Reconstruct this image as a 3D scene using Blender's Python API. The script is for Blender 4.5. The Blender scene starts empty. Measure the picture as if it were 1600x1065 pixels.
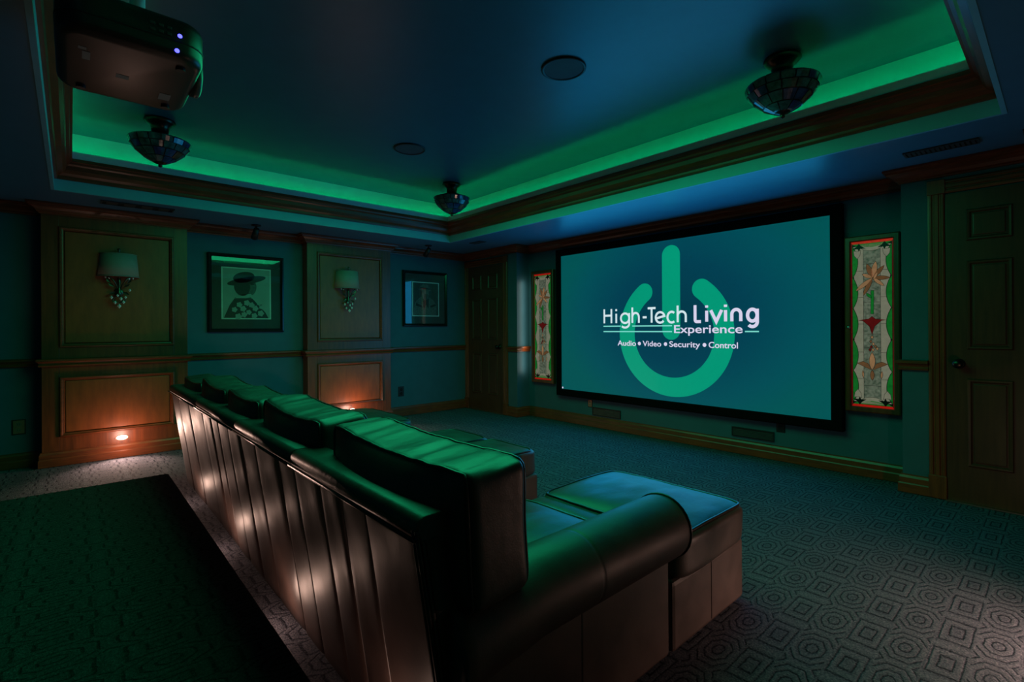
import bpy, bmesh, math, random
from mathutils import Vector, Matrix, noise
random.seed(7)
PI = math.pi
scene = bpy.context.scene
COL = scene.collection

# ------------------------------------------------------------------ camera
HC = 1.15
def _rot(y, p, r):
    cy, sy, cp, sp, cr, sr = math.cos(y), math.sin(y), math.cos(p), math.sin(p), math.cos(r), math.sin(r)
    return (Matrix(((cr, -sr, 0), (sr, cr, 0), (0, 0, 1))) @ Matrix(((1, 0, 0), (0, cp, -sp), (0, sp, cp)))
            @ Matrix(((cy, 0, sy), (0, 1, 0), (-sy, 0, cy))))
_M = _rot(math.radians(48.28865), math.radians(-0.0594), math.radians(-0.34337))
def _w(v): return Vector((v[0], v[2], -v[1]))            # fit frame (x, down, forward) to world
_r, _d, _f = _w(_M[0]), _w(_M[1]), _w(_M[2])
cam_d = bpy.data.cameras.new('camera'); cam = bpy.data.objects.new('camera', cam_d); COL.objects.link(cam)
cam.matrix_world = Matrix(((_r.x, -_d.x, -_f.x, 0), (_r.y, -_d.y, -_f.y, 0), (_r.z, -_d.z, -_f.z, HC), (0, 0, 0, 1)))
cam_d.sensor_fit = 'HORIZONTAL'; cam_d.sensor_width = 36.0
cam_d.lens = 36.0 * 773.488 / 1600.0
cam_d.shift_y = -19.979 / 1600.0
cam_d.clip_start = 0.05; cam_d.clip_end = 60
scene.camera = cam

# ------------------------------------------------------------------ world / colour / light levels
world = bpy.data.worlds.new('world'); scene.world = world; world.use_nodes = True
world.node_tree.nodes['Background'].inputs[0].default_value = (0, 0, 0, 1)
world.node_tree.nodes['Background'].inputs[1].default_value = 0.0
vs = scene.view_settings
vs.view_transform = 'Standard'; vs.look = 'None'; vs.exposure = 0.0; vs.gamma = 1.0; vs.use_curve_mapping = False
LED_COL = (0.0, 1.0, 0.30); LED_STR = 11.0
STEP_COL = (1.0, 0.62, 0.48); STEP_STR = 9.0
SCREEN_GAIN = 1.0
GLASS_GAIN = 0.5
def area_light(name, loc, rot, sx, sy, energy, col):
    d = bpy.data.lights.new(name, 'AREA'); d.shape = 'RECTANGLE'; d.size = sx; d.size_y = sy; d.energy = energy; d.color = col
    o = bpy.data.objects.new(name, d); o.location = loc; o.rotation_euler = rot; COL.objects.link(o); return o
FILL_COL = (0.02, 1.0, 0.38)
# added green fill lamp under the tray, boosting the cove's weak bounce
area_light('cove_fill', (-2.70, 2.00, 2.46), (0, 0, 0), 3.0, 2.0, 50, FILL_COL)
# added blue fill lamp in front of the screen, on top of its own emission
area_light('screen_fill', (-2.69, 4.46, 1.22), (-PI / 2, 0, 0), 2.8, 1.55, 23, (0.02, 0.45, 1.0))
# side light leaking out of the left stained glass box onto the pillar
area_light('glass_box_leak', (-4.695, 4.44, 1.17), (0, PI / 2, 0), 1.2, 0.03, 0.7, (1.0, 0.9, 0.7))

# ------------------------------------------------------------------ materials
def lin(c):
    return tuple(((v / 255.0) / 12.92 if v / 255.0 <= 0.04045 else ((v / 255.0 + 0.055) / 1.055) ** 2.4) for v in c)
class NT:
    def __init__(s, name):
        s.m = bpy.data.materials.new(name); s.m.use_nodes = True
        s.t = s.m.node_tree; s.b = s.t.nodes['Principled BSDF']; s.out = s.t.nodes['Material Output']
    def n(s, typ, **kw):
        nd = s.t.nodes.new(typ)
        for k, v in kw.items():
            setattr(nd, k, v)
        return nd
    def l(s, a, b): s.t.links.new(a, b)
    def math(s, op, a, b=None, c=None):
        nd = s.n('ShaderNodeMath', operation=op)
        for i, v in enumerate((a, b, c)):
            if v is None: continue
            if isinstance(v, (int, float)): nd.inputs[i].default_value = v
            else: s.l(v, nd.inputs[i])
        return nd.outputs[0]
    def ramp(s, fac, stops, interp='LINEAR'):
        nd = s.n('ShaderNodeValToRGB'); cr = nd.color_ramp; cr.interpolation = interp
        while len(cr.elements) < len(stops): cr.elements.new(0.5)
        for e, (p, c) in zip(cr.elements, stops):
            e.position = p; e.color = (c[0], c[1], c[2], 1) if not isinstance(c, (int, float)) else (c, c, c, 1)
        s.l(fac, nd.inputs[0]); return nd.outputs[0]
    def bump(s, h, strength=0.3, dist=0.01, normal=None):
        nd = s.n('ShaderNodeBump'); nd.inputs['Strength'].default_value = strength; nd.inputs['Distance'].default_value = dist
        s.l(h, nd.inputs['Height'])
        if normal: s.l(normal, nd.inputs['Normal'])
        return nd.outputs[0]
    def pos(s): return s.n('ShaderNodeNewGeometry').outputs['Position']
    def scaled(s, v, sc):
        nd = s.n('ShaderNodeMapping'); nd.inputs['Scale'].default_value = sc; s.l(v, nd.inputs[0]); return nd.outputs[0]
    def noise(s, v, scale, detail=3.0, rough=0.55):
        nd = s.n('ShaderNodeTexNoise'); nd.inputs['Scale'].default_value = scale
        nd.inputs['Detail'].default_value = detail; nd.inputs['Roughness'].default_value = rough
        if v is not None: s.l(v, nd.inputs['Vector'])
        return nd.outputs['Fac']
def setb(b, base=None, rough=None, metal=None, spec=None, coat=None, coat_r=None, emis=None, estr=None):
    if base is not None: b.inputs['Base Color'].default_value = (*base, 1)
    if rough is not None: b.inputs['Roughness'].default_value = rough
    if metal is not None: b.inputs['Metallic'].default_value = metal
    if spec is not None: b.inputs['Specular IOR Level'].default_value = spec
    if coat is not None: b.inputs['Coat Weight'].default_value = coat
    if coat_r is not None: b.inputs['Coat Roughness'].default_value = coat_r
    if emis is not None: b.inputs['Emission Color'].default_value = (*emis, 1)
    if estr is not None: b.inputs['Emission Strength'].default_value = estr
def simple(name, base, rough=0.5, metal=0.0, var=0.12, nscale=8.0, bump=0.0, bscale=80.0, **kw):
    t = NT(name); setb(t.b, base, rough, metal, **kw)
    p = t.pos(); n = t.noise(p, nscale)
    c0 = tuple(v * (1 - var) for v in base); c1 = tuple(min(1, v * (1 + var)) for v in base)
    t.l(t.ramp(n, [(0.3, c0), (0.7, c1)]), t.b.inputs['Base Color'])
    if bump: t.l(t.bump(t.noise(p, bscale, 4), bump, 0.004), t.b.inputs['Normal'])
    return t.m
def wood(name, dark, light, stretch=(9, 9, 0.7), rough=0.36):
    t = NT(name); setb(t.b, light, rough, spec=0.5)
    v = t.scaled(t.pos(), stretch)
    n = t.noise(v, 5.0, 5, 0.6); n2 = t.noise(t.pos(), 2.2, 2)
    f = t.math('ADD', t.math('MULTIPLY', n, 0.7), t.math('MULTIPLY', n2, 0.3))
    t.l(t.ramp(f, [(0.3, dark), (0.68, light)]), t.b.inputs['Base Color'])
    t.l(t.bump(n, 0.08, 0.003), t.b.inputs['Normal'])
    return t.m
def leather(name, base, rough, wrinkle):
    t = NT(name); setb(t.b, base, rough, spec=0.55)
    p = t.pos()
    n = t.noise(p, 7.0, 3)
    t.l(t.ramp(n, [(0.3, tuple(v * 0.75 for v in base)), (0.75, tuple(v * 1.35 for v in base))]), t.b.inputs['Base Color'])
    t.l(t.ramp(n, [(0.2, rough * 0.85), (0.8, rough * 1.25)]), t.b.inputs['Roughness'])
    vo = t.n('ShaderNodeTexVoronoi'); vo.inputs['Scale'].default_value = 260.0; t.l(p, vo.inputs['Vector'])
    fine = t.bump(vo.outputs['Distance'], 0.10, 0.0015)
    w = t.noise(t.scaled(p, (1.0, 0.55, 0.55)), 14.0, 3, 0.5)
    t.l(t.bump(w, wrinkle, 0.012, fine), t.b.inputs['Normal'])
    return t.m
def carpet(name, cols=((0.018, 0.022, 0.031), (0.12, 0.13, 0.17), (0.30, 0.295, 0.34)), depth=0.012):
    t = NT(name); setb(t.b, (0.2, 0.19, 0.19), 0.95, spec=0.1)
    sep = t.n('ShaderNodeSeparateXYZ'); pos = t.pos()
    wob = t.n('ShaderNodeTexNoise'); wob.inputs['Scale'].default_value = 26.0; t.l(pos, wob.inputs['Vector'])
    mixv = t.n('ShaderNodeVectorMath', operation='MULTIPLY_ADD'); t.l(wob.outputs['Color'], mixv.inputs[0])
    mixv.inputs[1].default_value = (0.008, 0.011, 0); t.l(pos, mixv.inputs[2])
    t.l(mixv.outputs[0], sep.inputs[0])
    x, y = sep.outputs[0], sep.outputs[1]
    u = t.math('DIVIDE', t.math('ADD', x, 0.61), 0.222)
    v = t.math('DIVIDE', t.math('ADD', y, -1.98), 0.2525)
    duo = t.math('ABSOLUTE', t.math('MULTIPLY', t.math('SUBTRACT', t.math('FRACT', t.math('ADD', u, 0.5)), 0.5), 0.222))
    dur = t.math('ABSOLUTE', t.math('MULTIPLY', t.math('SUBTRACT', t.math('FRACT', u), 0.5), 0.222))
    dv = t.math('ABSOLUTE', t.math('MULTIPLY', t.math('SUBTRACT', t.math('FRACT', t.math('ADD', v, 0.5)), 0.5), 0.2525))
    a = t.math('DIVIDE', duo, 0.052); b = t.math('DIVIDE', dv, 0.092)
    do = t.math('MAXIMUM', t.math('MAXIMUM', a, b), t.math('MULTIPLY', t.math('ADD', a, b), 0.70))
    dr = t.math('MAXIMUM', t.math('DIVIDE', dur, 0.060), t.math('DIVIDE', dv, 0.124))
    iso = t.math('LESS_THAN', duo, t.math('ADD', 0.051, t.math('MULTIPLY', dv, 0.06)))
    d = t.math('ADD', t.math('MULTIPLY', iso, do), t.math('MULTIPLY', t.math('SUBTRACT', 1.0, iso), dr))
    h = t.ramp(t.math('FRACT', t.math('MULTIPLY', d, 2.55)), [(0.0, 0.7), (0.45, 1.0), (0.68, 0.95), (0.80, 0.0), (0.92, 0.05), (1.0, 0.7)])
    core = t.math('LESS_THAN', d, 0.36)
    pile = t.ramp(t.noise(pos, 130.0, 4, 0.75), [(0.36, 0.0), (0.64, 1.0)])
    big = t.noise(pos, 3.0, 2)
    hh = t.math('ADD', h, t.math('MULTIPLY', pile, 0.8))
    mid = t.noise(pos, 60.0, 3, 0.7)
    f = t.math('ADD', t.math('MULTIPLY', h, 0.34), t.math('ADD', t.math('MULTIPLY', pile, 0.42), t.math('ADD', t.math('MULTIPLY', big, 0.12), t.math('SUBTRACT', t.math('MULTIPLY', mid, 0.26), t.math('MULTIPLY', core, 0.05)))))
    c = t.ramp(f, [(0.30, cols[0]), (0.62, cols[1]), (0.95, cols[2])])
    t.l(c, t.b.inputs['Base Color'])
    t.l(t.bump(hh, 1.0, depth), t.b.inputs['Normal'])
    return t.m
def emit(name, col, strength, base=(0.02, 0.02, 0.02), rough=0.4, mott=0.0, mscale=30.0):
    t = NT(name); setb(t.b, base, rough, emis=col, estr=strength)
    if mott:
        n = t.noise(t.pos(), mscale, 4)
        t.l(t.ramp(n, [(0.3, tuple(v * (1 - mott) for v in col)), (0.7, tuple(v * (1 + mott) for v in col))]), t.b.inputs['Emission Color'])
    return t.m
def pane_mat(name):
    t = NT(name)
    tr = t.n('ShaderNodeBsdfTransparent'); gl = t.n('ShaderNodeBsdfGlossy'); gl.inputs['Roughness'].default_value = 0.02
    gl.inputs['Color'].default_value = (1, 1, 1, 1)
    fr = t.n('ShaderNodeFresnel'); fr.inputs['IOR'].default_value = 1.5
    mx = t.n('ShaderNodeMixShader'); t.l(fr.outputs[0], mx.inputs[0]); t.l(tr.outputs[0], mx.inputs[1]); t.l(gl.outputs[0], mx.inputs[2])
    t.l(mx.outputs[0], t.out.inputs['Surface'])
    return t.m
def screen_mat():
    t = NT('projected_backdrop'); setb(t.b, (0.02, 0.02, 0.02), 0.7)
    sep = t.n('ShaderNodeSeparateXYZ'); t.l(t.pos(), sep.inputs[0])
    dx = t.math('DIVIDE', t.math('ADD', sep.outputs[0], 2.60), 1.55); dz = t.math('DIVIDE', t.math('ADD', sep.outputs[2], -1.30), 1.1)
    r = t.math('SQRT', t.math('ADD', t.math('MULTIPLY', dx, dx), t.math('MULTIPLY', dz, dz)))
    c = t.ramp(r, [(0.0, lin((0, 44, 68))), (0.45, lin((0, 54, 78))), (0.8, lin((0, 72, 84))), (1.0, lin((0, 78, 80)))])
    t.l(c, t.b.inputs['Emission Color']); t.b.inputs['Emission Strength'].default_value = SCREEN_GAIN
    return t.m

M = {}
M['wall'] = simple('wall_paint', (0.022, 0.092, 0.135), 0.62, var=0.06, bump=0.08, bscale=160)
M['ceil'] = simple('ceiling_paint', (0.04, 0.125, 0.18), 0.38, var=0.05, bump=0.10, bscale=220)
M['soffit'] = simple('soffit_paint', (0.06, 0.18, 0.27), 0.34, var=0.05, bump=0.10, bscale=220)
M['cove'] = simple('cove_paint', (0.50, 0.60, 0.62), 0.6, var=0.04)
M['wood'] = wood('stained_wood', (0.09, 0.020, 0.006), (0.25, 0.052, 0.013))
M['wood_h'] = wood('stained_wood_moulding', (0.09, 0.020, 0.006), (0.25, 0.052, 0.013), (1.5, 1.5, 14))
M['field'] = wood('panel_field_wood', (0.20, 0.042, 0.009), (0.36, 0.075, 0.015), (5, 5, 1.2), 0.42)
M['doorwood'] = wood('door_wood', (0.05, 0.016, 0.008), (0.10, 0.032, 0.014))
M['carpet'] = carpet('patterned_carpet', depth=0.016)
M['riser'] = carpet('shaded_riser_carpet', ((0.026, 0.028, 0.030), (0.070, 0.074, 0.078), (0.125, 0.125, 0.13)), 0.008)  # same carpet as the floor, darkened to put the riser's shade into its colour
M['leather'] = leather('dark_leather', (0.056, 0.034, 0.028), 0.46, 0.12)
M['leather_w'] = leather('wrinkled_dark_leather', (0.054, 0.037, 0.030), 0.38, 0.25)
M['piping'] = simple('leather_piping', (0.03, 0.018, 0.015), 0.3)
M['black'] = simple('black_satin', (0.006, 0.006, 0.007), 0.5)
M['velvet'] = simple('black_velvet_frame', (0.0025, 0.0025, 0.003), 0.9, spec=0.08)
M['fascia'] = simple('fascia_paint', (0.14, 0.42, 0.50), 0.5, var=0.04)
M['blackgloss'] = simple('black_lacquer', (0.010, 0.010, 0.011), 0.16)
M['darkmetal'] = simple('dark_bronze', (0.05, 0.04, 0.03), 0.3, 1.0)
M['steel'] = simple('brushed_steel', (0.55, 0.5, 0.46), 0.28, 1.0)
M['iron'] = simple('aged_iron', (0.12, 0.10, 0.07), 0.35, 0.9)
M['shade'] = simple('linen_shade', (0.27, 0.25, 0.20), 0.85, var=0.05, bump=0.2, bscale=300)
M['crystal'] = simple('crystal', (0.75, 0.8, 0.8), 0.06, 0.0, var=0.02, spec=1.0)
M['mat'] = simple('mat_board', (0.045, 0.05, 0.055), 0.85)
M['paper'] = simple('print_paper', (0.30, 0.32, 0.32), 0.7, var=0.1)
M['paper_hi'] = simple('print_bevel', (0.62, 0.65, 0.65), 0.7)
M['ink'] = simple('print_ink', (0.012, 0.013, 0.014), 0.6)
M['ink2'] = simple('print_grey', (0.10, 0.105, 0.10), 0.7, var=0.3, nscale=60)
M['ink3'] = simple('print_dark_grey', (0.045, 0.05, 0.05), 0.7, var=0.2, nscale=60)
M['pane'] = pane_mat('picture_glass')
M['plate'] = simple('outlet_plate_copper', (0.30, 0.16, 0.10), 0.35, 0.4)
M['socket'] = simple('outlet_socket', (0.20, 0.13, 0.10), 0.5)
M['proj'] = simple('projector_shell', (0.028, 0.013, 0.011), 0.34)
M['proj_in'] = simple('projector_trim', (0.05, 0.05, 0.05), 0.35)
M['label'] = simple('sticker', (0.25, 0.22, 0.2), 0.6)
M['blueled'] = emit('blue_indicator', (0.05, 0.05, 1.0), 6.0)
M['led'] = emit('green_led', LED_COL, LED_STR)
M['step'] = emit('step_light_lens', STEP_COL, STEP_STR)
M['lead'] = simple('lead_came', (0.010, 0.010, 0.010), 0.4, 0.3)
M['tif1'] = simple('tiffany_green_glass', (0.045, 0.11, 0.10), 0.12, var=0.5, nscale=22, spec=0.8)
M['tif2'] = simple('tiffany_blue_glass', (0.025, 0.045, 0.13), 0.10, var=0.5, nscale=22, spec=0.8)
M['tif3'] = simple('tiffany_amber_glass', (0.11, 0.07, 0.04), 0.12, var=0.5, nscale=22, spec=0.8)
G = GLASS_GAIN
M['g_cream'] = emit('glass_cream', lin((150, 138, 122)), 0.85 * G, (0.2, 0.2, 0.18), 0.2, 0.12, 40)
M['g_grey'] = emit('glass_mottled', lin((112, 116, 100)), 0.8 * G, (0.1, 0.1, 0.1), 0.2, 0.6, 45)
M['g_green'] = emit('glass_green', lin((22, 118, 40)), 0.9 * G, (0.02, 0.1, 0.03), 0.15, 0.25, 30)
M['g_red'] = emit('glass_red', lin((205, 28, 18)), 0.95 * G, (0.1, 0.01, 0.01), 0.15, 0.2, 30)
M['g_wine'] = emit('glass_wine', lin((110, 14, 18)), 0.8 * G, (0.05, 0.01, 0.01), 0.15, 0.2, 30)
M['g_brown'] = emit('glass_brown', lin((128, 84, 54)), 0.8 * G, (0.1, 0.05, 0.03), 0.15, 0.2, 30)
M['g_tan'] = emit('glass_tan', lin((180, 130, 92)), 0.85 * G, (0.15, 0.1, 0.07), 0.15, 0.2, 30)
M['s_bg'] = screen_mat()
M['s_ring'] = emit('projected_green', lin((0, 146, 114)), SCREEN_GAIN)
M['s_text'] = emit('projected_white', lin((208, 226, 232)), SCREEN_GAIN)
M['s_text2'] = emit('projected_lilac_white', lin((214, 208, 234)), SCREEN_GAIN)
M['s_line'] = emit('projected_aqua', lin((120, 214, 200)), SCREEN_GAIN)

# ------------------------------------------------------------------ mesh builder
def root_loc(p):
    v = Vector((0, 0, 0))
    while p is not None:
        v += p.location; p = p.parent
    return v
class MB:
    def __init__(s): s.v = []; s.f = []
    def add(s, vs, fs):
        o = len(s.v); s.v += [tuple(v) for v in vs]; s.f += [tuple(i + o for i in f) for f in fs]; return s
    def box(s, x0, x1, y0, y1, z0, z1):
        vs = [(x0, y0, z0), (x1, y0, z0), (x1, y1, z0), (x0, y1, z0), (x0, y0, z1), (x1, y0, z1), (x1, y1, z1), (x0, y1, z1)]
        return s.add(vs, [(0, 3, 2, 1), (4, 5, 6, 7), (0, 1, 5, 4), (1, 2, 6, 5), (2, 3, 7, 6), (3, 0, 4, 7)])
    def prism(s, poly, fn, a0, a1):
        """poly: 2-D points; fn(p, q, a) -> 3-D point; extruded a0..a1"""
        n = len(poly)
        vs = [fn(p, q, a0) for p, q in poly] + [fn(p, q, a1) for p, q in poly]
        fs = [tuple(range(n))[::-1], tuple(range(n, 2 * n))] + [(i, (i + 1) % n, n + (i + 1) % n, n + i) for i in range(n)]
        return s.add(vs, fs)
    def tube(s, pts, r, n=8, closed=False, cap=True):
        pts = [Vector(p) for p in pts]; m = len(pts); rr = r if isinstance(r, (list, tuple)) else [r] * m
        vs, fs = [], []
        up = None
        for i, p in enumerate(pts):
            if closed: t = pts[(i + 1) % m] - pts[i - 1]
            else: t = pts[min(i + 1, m - 1)] - pts[max(i - 1, 0)]
            t.normalize()
            if up is None: up = Vector((0, 0, 1)) if abs(t.z) < 0.9 else Vector((0, 1, 0))
            a = t.cross(up); a.normalize(); b = a.cross(t); up = b
            for k in range(n):
                th = 2 * PI * k / n
                vs.append(p + (a * math.cos(th) + b * math.sin(th)) * rr[i])
        segs = m if closed else m - 1
        for i in range(segs):
            j = (i + 1) % m
            for k in range(n):
                l = (k + 1) % n
                fs.append((i * n + k, i * n + l, j * n + l, j * n + k))
        if cap and not closed:
            fs.append(tuple(range(n))[::-1]); fs.append(tuple(range((m - 1) * n, m * n)))
        return s.add(vs, fs)
    def lathe(s, prof, c=(0, 0, 0), n=24, axis='z', a0=0.0, a1=2 * PI):
        full = abs(a1 - a0 - 2 * PI) < 1e-6; k = n if full else n + 1
        vs, fs = [], []
        for r, h in prof:
            for i in range(k):
                th = a0 + (a1 - a0) * i / n
                p, q = r * math.cos(th), r * math.sin(th)
                if axis == 'z': vs.append((c[0] + p, c[1] + q, c[2] + h))
                elif axis == 'y': vs.append((c[0] + p, c[1] + h, c[2] + q))
                else: vs.append((c[0] + h, c[1] + p, c[2] + q))
        for j in range(len(prof) - 1):
            for i in range(n):
                l = (i + 1) % k
                fs.append((j * k + i, j * k + l, (j + 1) * k + l, (j + 1) * k + i))
        return s.add(vs, fs)
    def sweep(s, path, prof, closed=False, fn=None, cap=True, prof_closed=True):
        """path: 2-D points, inside of the room on the LEFT of travel; prof: (offset to the left, height)"""
        fn = fn or (lambda x, y, h: (x, y, h))
        m = len(path); P = [Vector(p) for p in path]; vs, fs = [], []
        for i in range(m):
            def nrm(a, b):
                d = (b - a).normalized(); return Vector((-d.y, d.x))
            ns = []
            if closed or i > 0: ns.append(nrm(P[i - 1], P[i]))
            if closed or i < m - 1: ns.append(nrm(P[i], P[(i + 1) % m]))
            if len(ns) == 2:
                b = ns[0] + ns[1]; b = b / max(1e-6, b.dot(ns[0]))
            else: b = ns[0]
            for d, h in prof:
                q = P[i] + b * d; vs.append(fn(q.x, q.y, h))
        k = len(prof); segs = m if closed else m - 1; kk = k if prof_closed else k - 1
        for i in range(segs):
            j = (i + 1) % m
            for a in range(kk):
                c = (a + 1) % k
                fs.append((i * k + a, j * k + a, j * k + c, i * k + c))
        if cap and not closed and prof_closed:
            fs.append(tuple(range(k))); fs.append(tuple(range((m - 1) * k, m * k))[::-1])
        return s.add(vs, fs)
    def build(s, name, mat, parent=None, smooth=False, bevel=0.0, seg=2, fix=True):
        me = bpy.data.meshes.new(name); o = root_loc(parent)
        me.from_pydata([(v[0] - o.x, v[1] - o.y, v[2] - o.z) for v in s.v], [], s.f); me.update()
        if fix:
            bm = bmesh.new(); bm.from_mesh(me); bmesh.ops.recalc_face_normals(bm, faces=bm.faces); bm.to_mesh(me); bm.free()
        me.materials.append(M[mat] if isinstance(mat, str) else mat)
        if smooth:
            for p in me.polygons: p.use_smooth = True
        ob = bpy.data.objects.new(name, me); COL.objects.link(ob); ob.parent = parent
        if bevel:
            md = ob.modifiers.new('bevel', 'BEVEL'); md.width = bevel; md.segments = seg; md.limit_method = 'ANGLE'; md.angle_limit = 0.7
        return ob
def thing(name, label, cat, loc=(0, 0, 0), group=None):
    o = bpy.data.objects.new(name, None); COL.objects.link(o); o.location = loc; o.empty_display_size = 0.1
    o['label'] = label; o['category'] = cat
    if group: o['group'] = group
    return o
def tag(o, label, cat, group=None):
    o['label'] = label; o['category'] = cat
    if group: o['group'] = group
    return o
def struct(o, label=None):
    o['kind'] = 'structure'
    if label: o['label'] = label
    return o
def sempty(name, loc=(0, 0, 0), label=None):
    o = bpy.data.objects.new(name, None); COL.objects.link(o); o.location = loc; o.empty_display_size = 0.1
    return struct(o, label)

# ------------------------------------------------------------------ room dimensions (metres)
XW, XP = -5.887, -5.74          # left wall, face of its wood bays
XR, XRP = 0.53, 0.383           # right wall, face of its wood bays
YD, YS = 4.335, 4.555           # door wall, recessed screen wall
YB = -2.2                       # back wall
XA, XB_ = -4.765, -0.77         # recess sides
ZS, ZC = 2.235, 2.71            # soffit, upper ceiling
BAYS = [(-0.186, 0.856), (2.005, 3.044)]
TX0, TX1, TY0, TY1 = -5.145, -0.218, -0.091, 3.553    # tray opening

# ------------------------------------------------------------------ structure
struct(MB().box(XW - 0.15, XR + 0.15, YB - 0.15, YS + 0.15, -0.12, 0.0).build('floor', 'carpet'), 'patterned grey carpet floor')
struct(MB().box(XW - 0.15, XW, YB, YS, 0, 3.0).build('wall_left', 'wall'))
struct(MB().box(XR, XR + 0.15, YB, YS, 0, 3.0).build('wall_right', 'wall'))
struct(MB().box(XW, XR, YB - 0.15, YB, 0, 3.0).build('wall_back', 'wall'))
front = [(XW, YD), (XA, YD), (XA, YS), (XB_, YS), (XB_, YD), (XR, YD), (XR, YS + 0.15), (XW, YS + 0.15)]
struct(MB().prism(front, lambda p, q, a: (p, q, a), 0, 3.0).build('wall_front', 'wall'))

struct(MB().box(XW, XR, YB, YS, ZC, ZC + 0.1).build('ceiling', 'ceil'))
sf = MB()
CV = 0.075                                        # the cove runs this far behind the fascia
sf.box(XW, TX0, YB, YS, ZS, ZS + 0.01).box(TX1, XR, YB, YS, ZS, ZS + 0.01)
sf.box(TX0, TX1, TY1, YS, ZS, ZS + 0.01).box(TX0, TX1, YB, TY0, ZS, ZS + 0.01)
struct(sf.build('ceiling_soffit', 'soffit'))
ring = [(TX0, TY0), (TX1, TY0), (TX1, TY1), (TX0, TY1)]
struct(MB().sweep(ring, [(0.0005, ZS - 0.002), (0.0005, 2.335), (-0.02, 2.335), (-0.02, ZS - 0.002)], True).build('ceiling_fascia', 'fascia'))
wp = [(-0.01, 2.318), (0.016, 2.318), (0.02, 2.33), (0.022, 2.345), (0.05, 2.36), (0.066, 2.385), (0.072, 2.415), (0.088, 2.425), (0.092, 2.44), (0.104, 2.444), (0.104, 2.468), (-0.01, 2.468)]
struct(MB().sweep(ring, wp, True).build('trim_1', 'wood_h', smooth=False), 'dark wood crown moulding around the ceiling tray')
struct(MB().sweep(ring, [(0.10, 2.468), (0.10, 2.522), (0.088, 2.522), (0.088, 2.482), (-CV, 2.482), (-CV, ZC), (-CV - 0.02, ZC), (-CV - 0.02, 2.468)], True).build('ceiling_cove', 'cove'))
led = MB().sweep(ring, [(0.028, 2.486), (0.028, 2.490), (0.040, 2.490), (0.040, 2.486)], True).build('led_strip', 'led')
tag(led, 'glowing green light strip hidden in the ceiling cove', 'light strip')

# perimeter path of the room, counter-clockwise so that the room is on the left
def left_path(y0, y1):
    pts = [(XW, y1)]
    for a, b in reversed(BAYS):
        pts += [(XW, b), (XP, b), (XP, a), (XW, a)]
    return pts + [(XW, y0)]
def right_path(y0, y1):
    pts = [(XR, y0)]
    for a, b in BAYS:
        pts += [(XR, a), (XRP, a), (XRP, b), (XR, b)]
    return pts + [(XR, y1)]
crown = [(0, 2.142), (0.012, 2.142), (0.014, 2.152), (0.026, 2.158), (0.036, 2.178), (0.058, 2.196), (0.072, 2.202), (0.076, 2.216), (0.09, 2.220), (0.09, 2.234), (0, 2.234)]
rail = [(0, 0.850), (0.018, 0.850), (0.022, 0.862), (0.014, 0.872), (0.022, 0.888), (0.034, 0.896), (0.034, 0.912), (0.022, 0.918), (0, 0.918)]
basep = [(0, 0.004), (0.024, 0.004), (0.024, 0.062), (0.018, 0.070), (0.018, 0.105), (0.010, 0.120), (0.010, 0.128), (0, 0.128)]
fr_full = [(XR, YD), (XB_, YD), (XB_, YS), (XA, YS), (XA, YD), (XW, YD)]
full = left_path(YB, YD) + right_path(YB, YD)[0:] + fr_full[1:-1]
D1 = (-5.80, -5.03); D2 = (-0.537, 0.25)        # door slabs
struct(MB().sweep([(XR, YD)] + fr_full[1:-1] + left_path(YB, YD) + [(XR, YB)] + right_path(YB, YD)[1:-1], crown, True).build('trim_2', 'wood_h'), 'brown crown moulding where walls meet the soffit')
def runs(name, prof, label):
    struct(MB().sweep(left_path(YB, YD), prof).build(name[0], 'wood_h'), label + ' along the wall with the pictures')
    m = MB().sweep([(XR, YD), (D2[1] + 0.09, YD)], prof)
    m.sweep([(D2[0] - 0.09, YD), (XB_, YD), (XB_, YS), (XA, YS), (XA, YD), (D1[1] + 0.09, YD)], prof)
    struct(m.build(name[1], 'wood_h'), label + ' along the screen wall')
    struct(MB().sweep(right_path(YB, YD), prof).build(name[2], 'wood_h'))
    struct(MB().sweep([(XW, YB), (XR, YB)], prof).build(name[3], 'wood_h'))
runs(('baseboard_left', 'baseboard_front', 'baseboard_right', 'baseboard_back'), basep, 'stained wood baseboard')
# chair rail: on the screen wall only at the pillars
struct(MB().sweep(left_path(YB, YD), rail).build('trim_3', 'wood_h'), 'wooden chair rail along the wall with the pictures')
m = MB().sweep([(D2[0] - 0.09, YD), (XB_, YD), (XB_, YS)], rail); m.sweep([(XA, YS), (XA, YD), (D1[1] + 0.09, YD)], rail)
struct(m.build('trim_4', 'wood_h'), 'wooden chair rail wrapping the pillars by the screen')
struct(MB().sweep(right_path(YB, YD), rail).build('trim_5', 'wood_h'))

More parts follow.
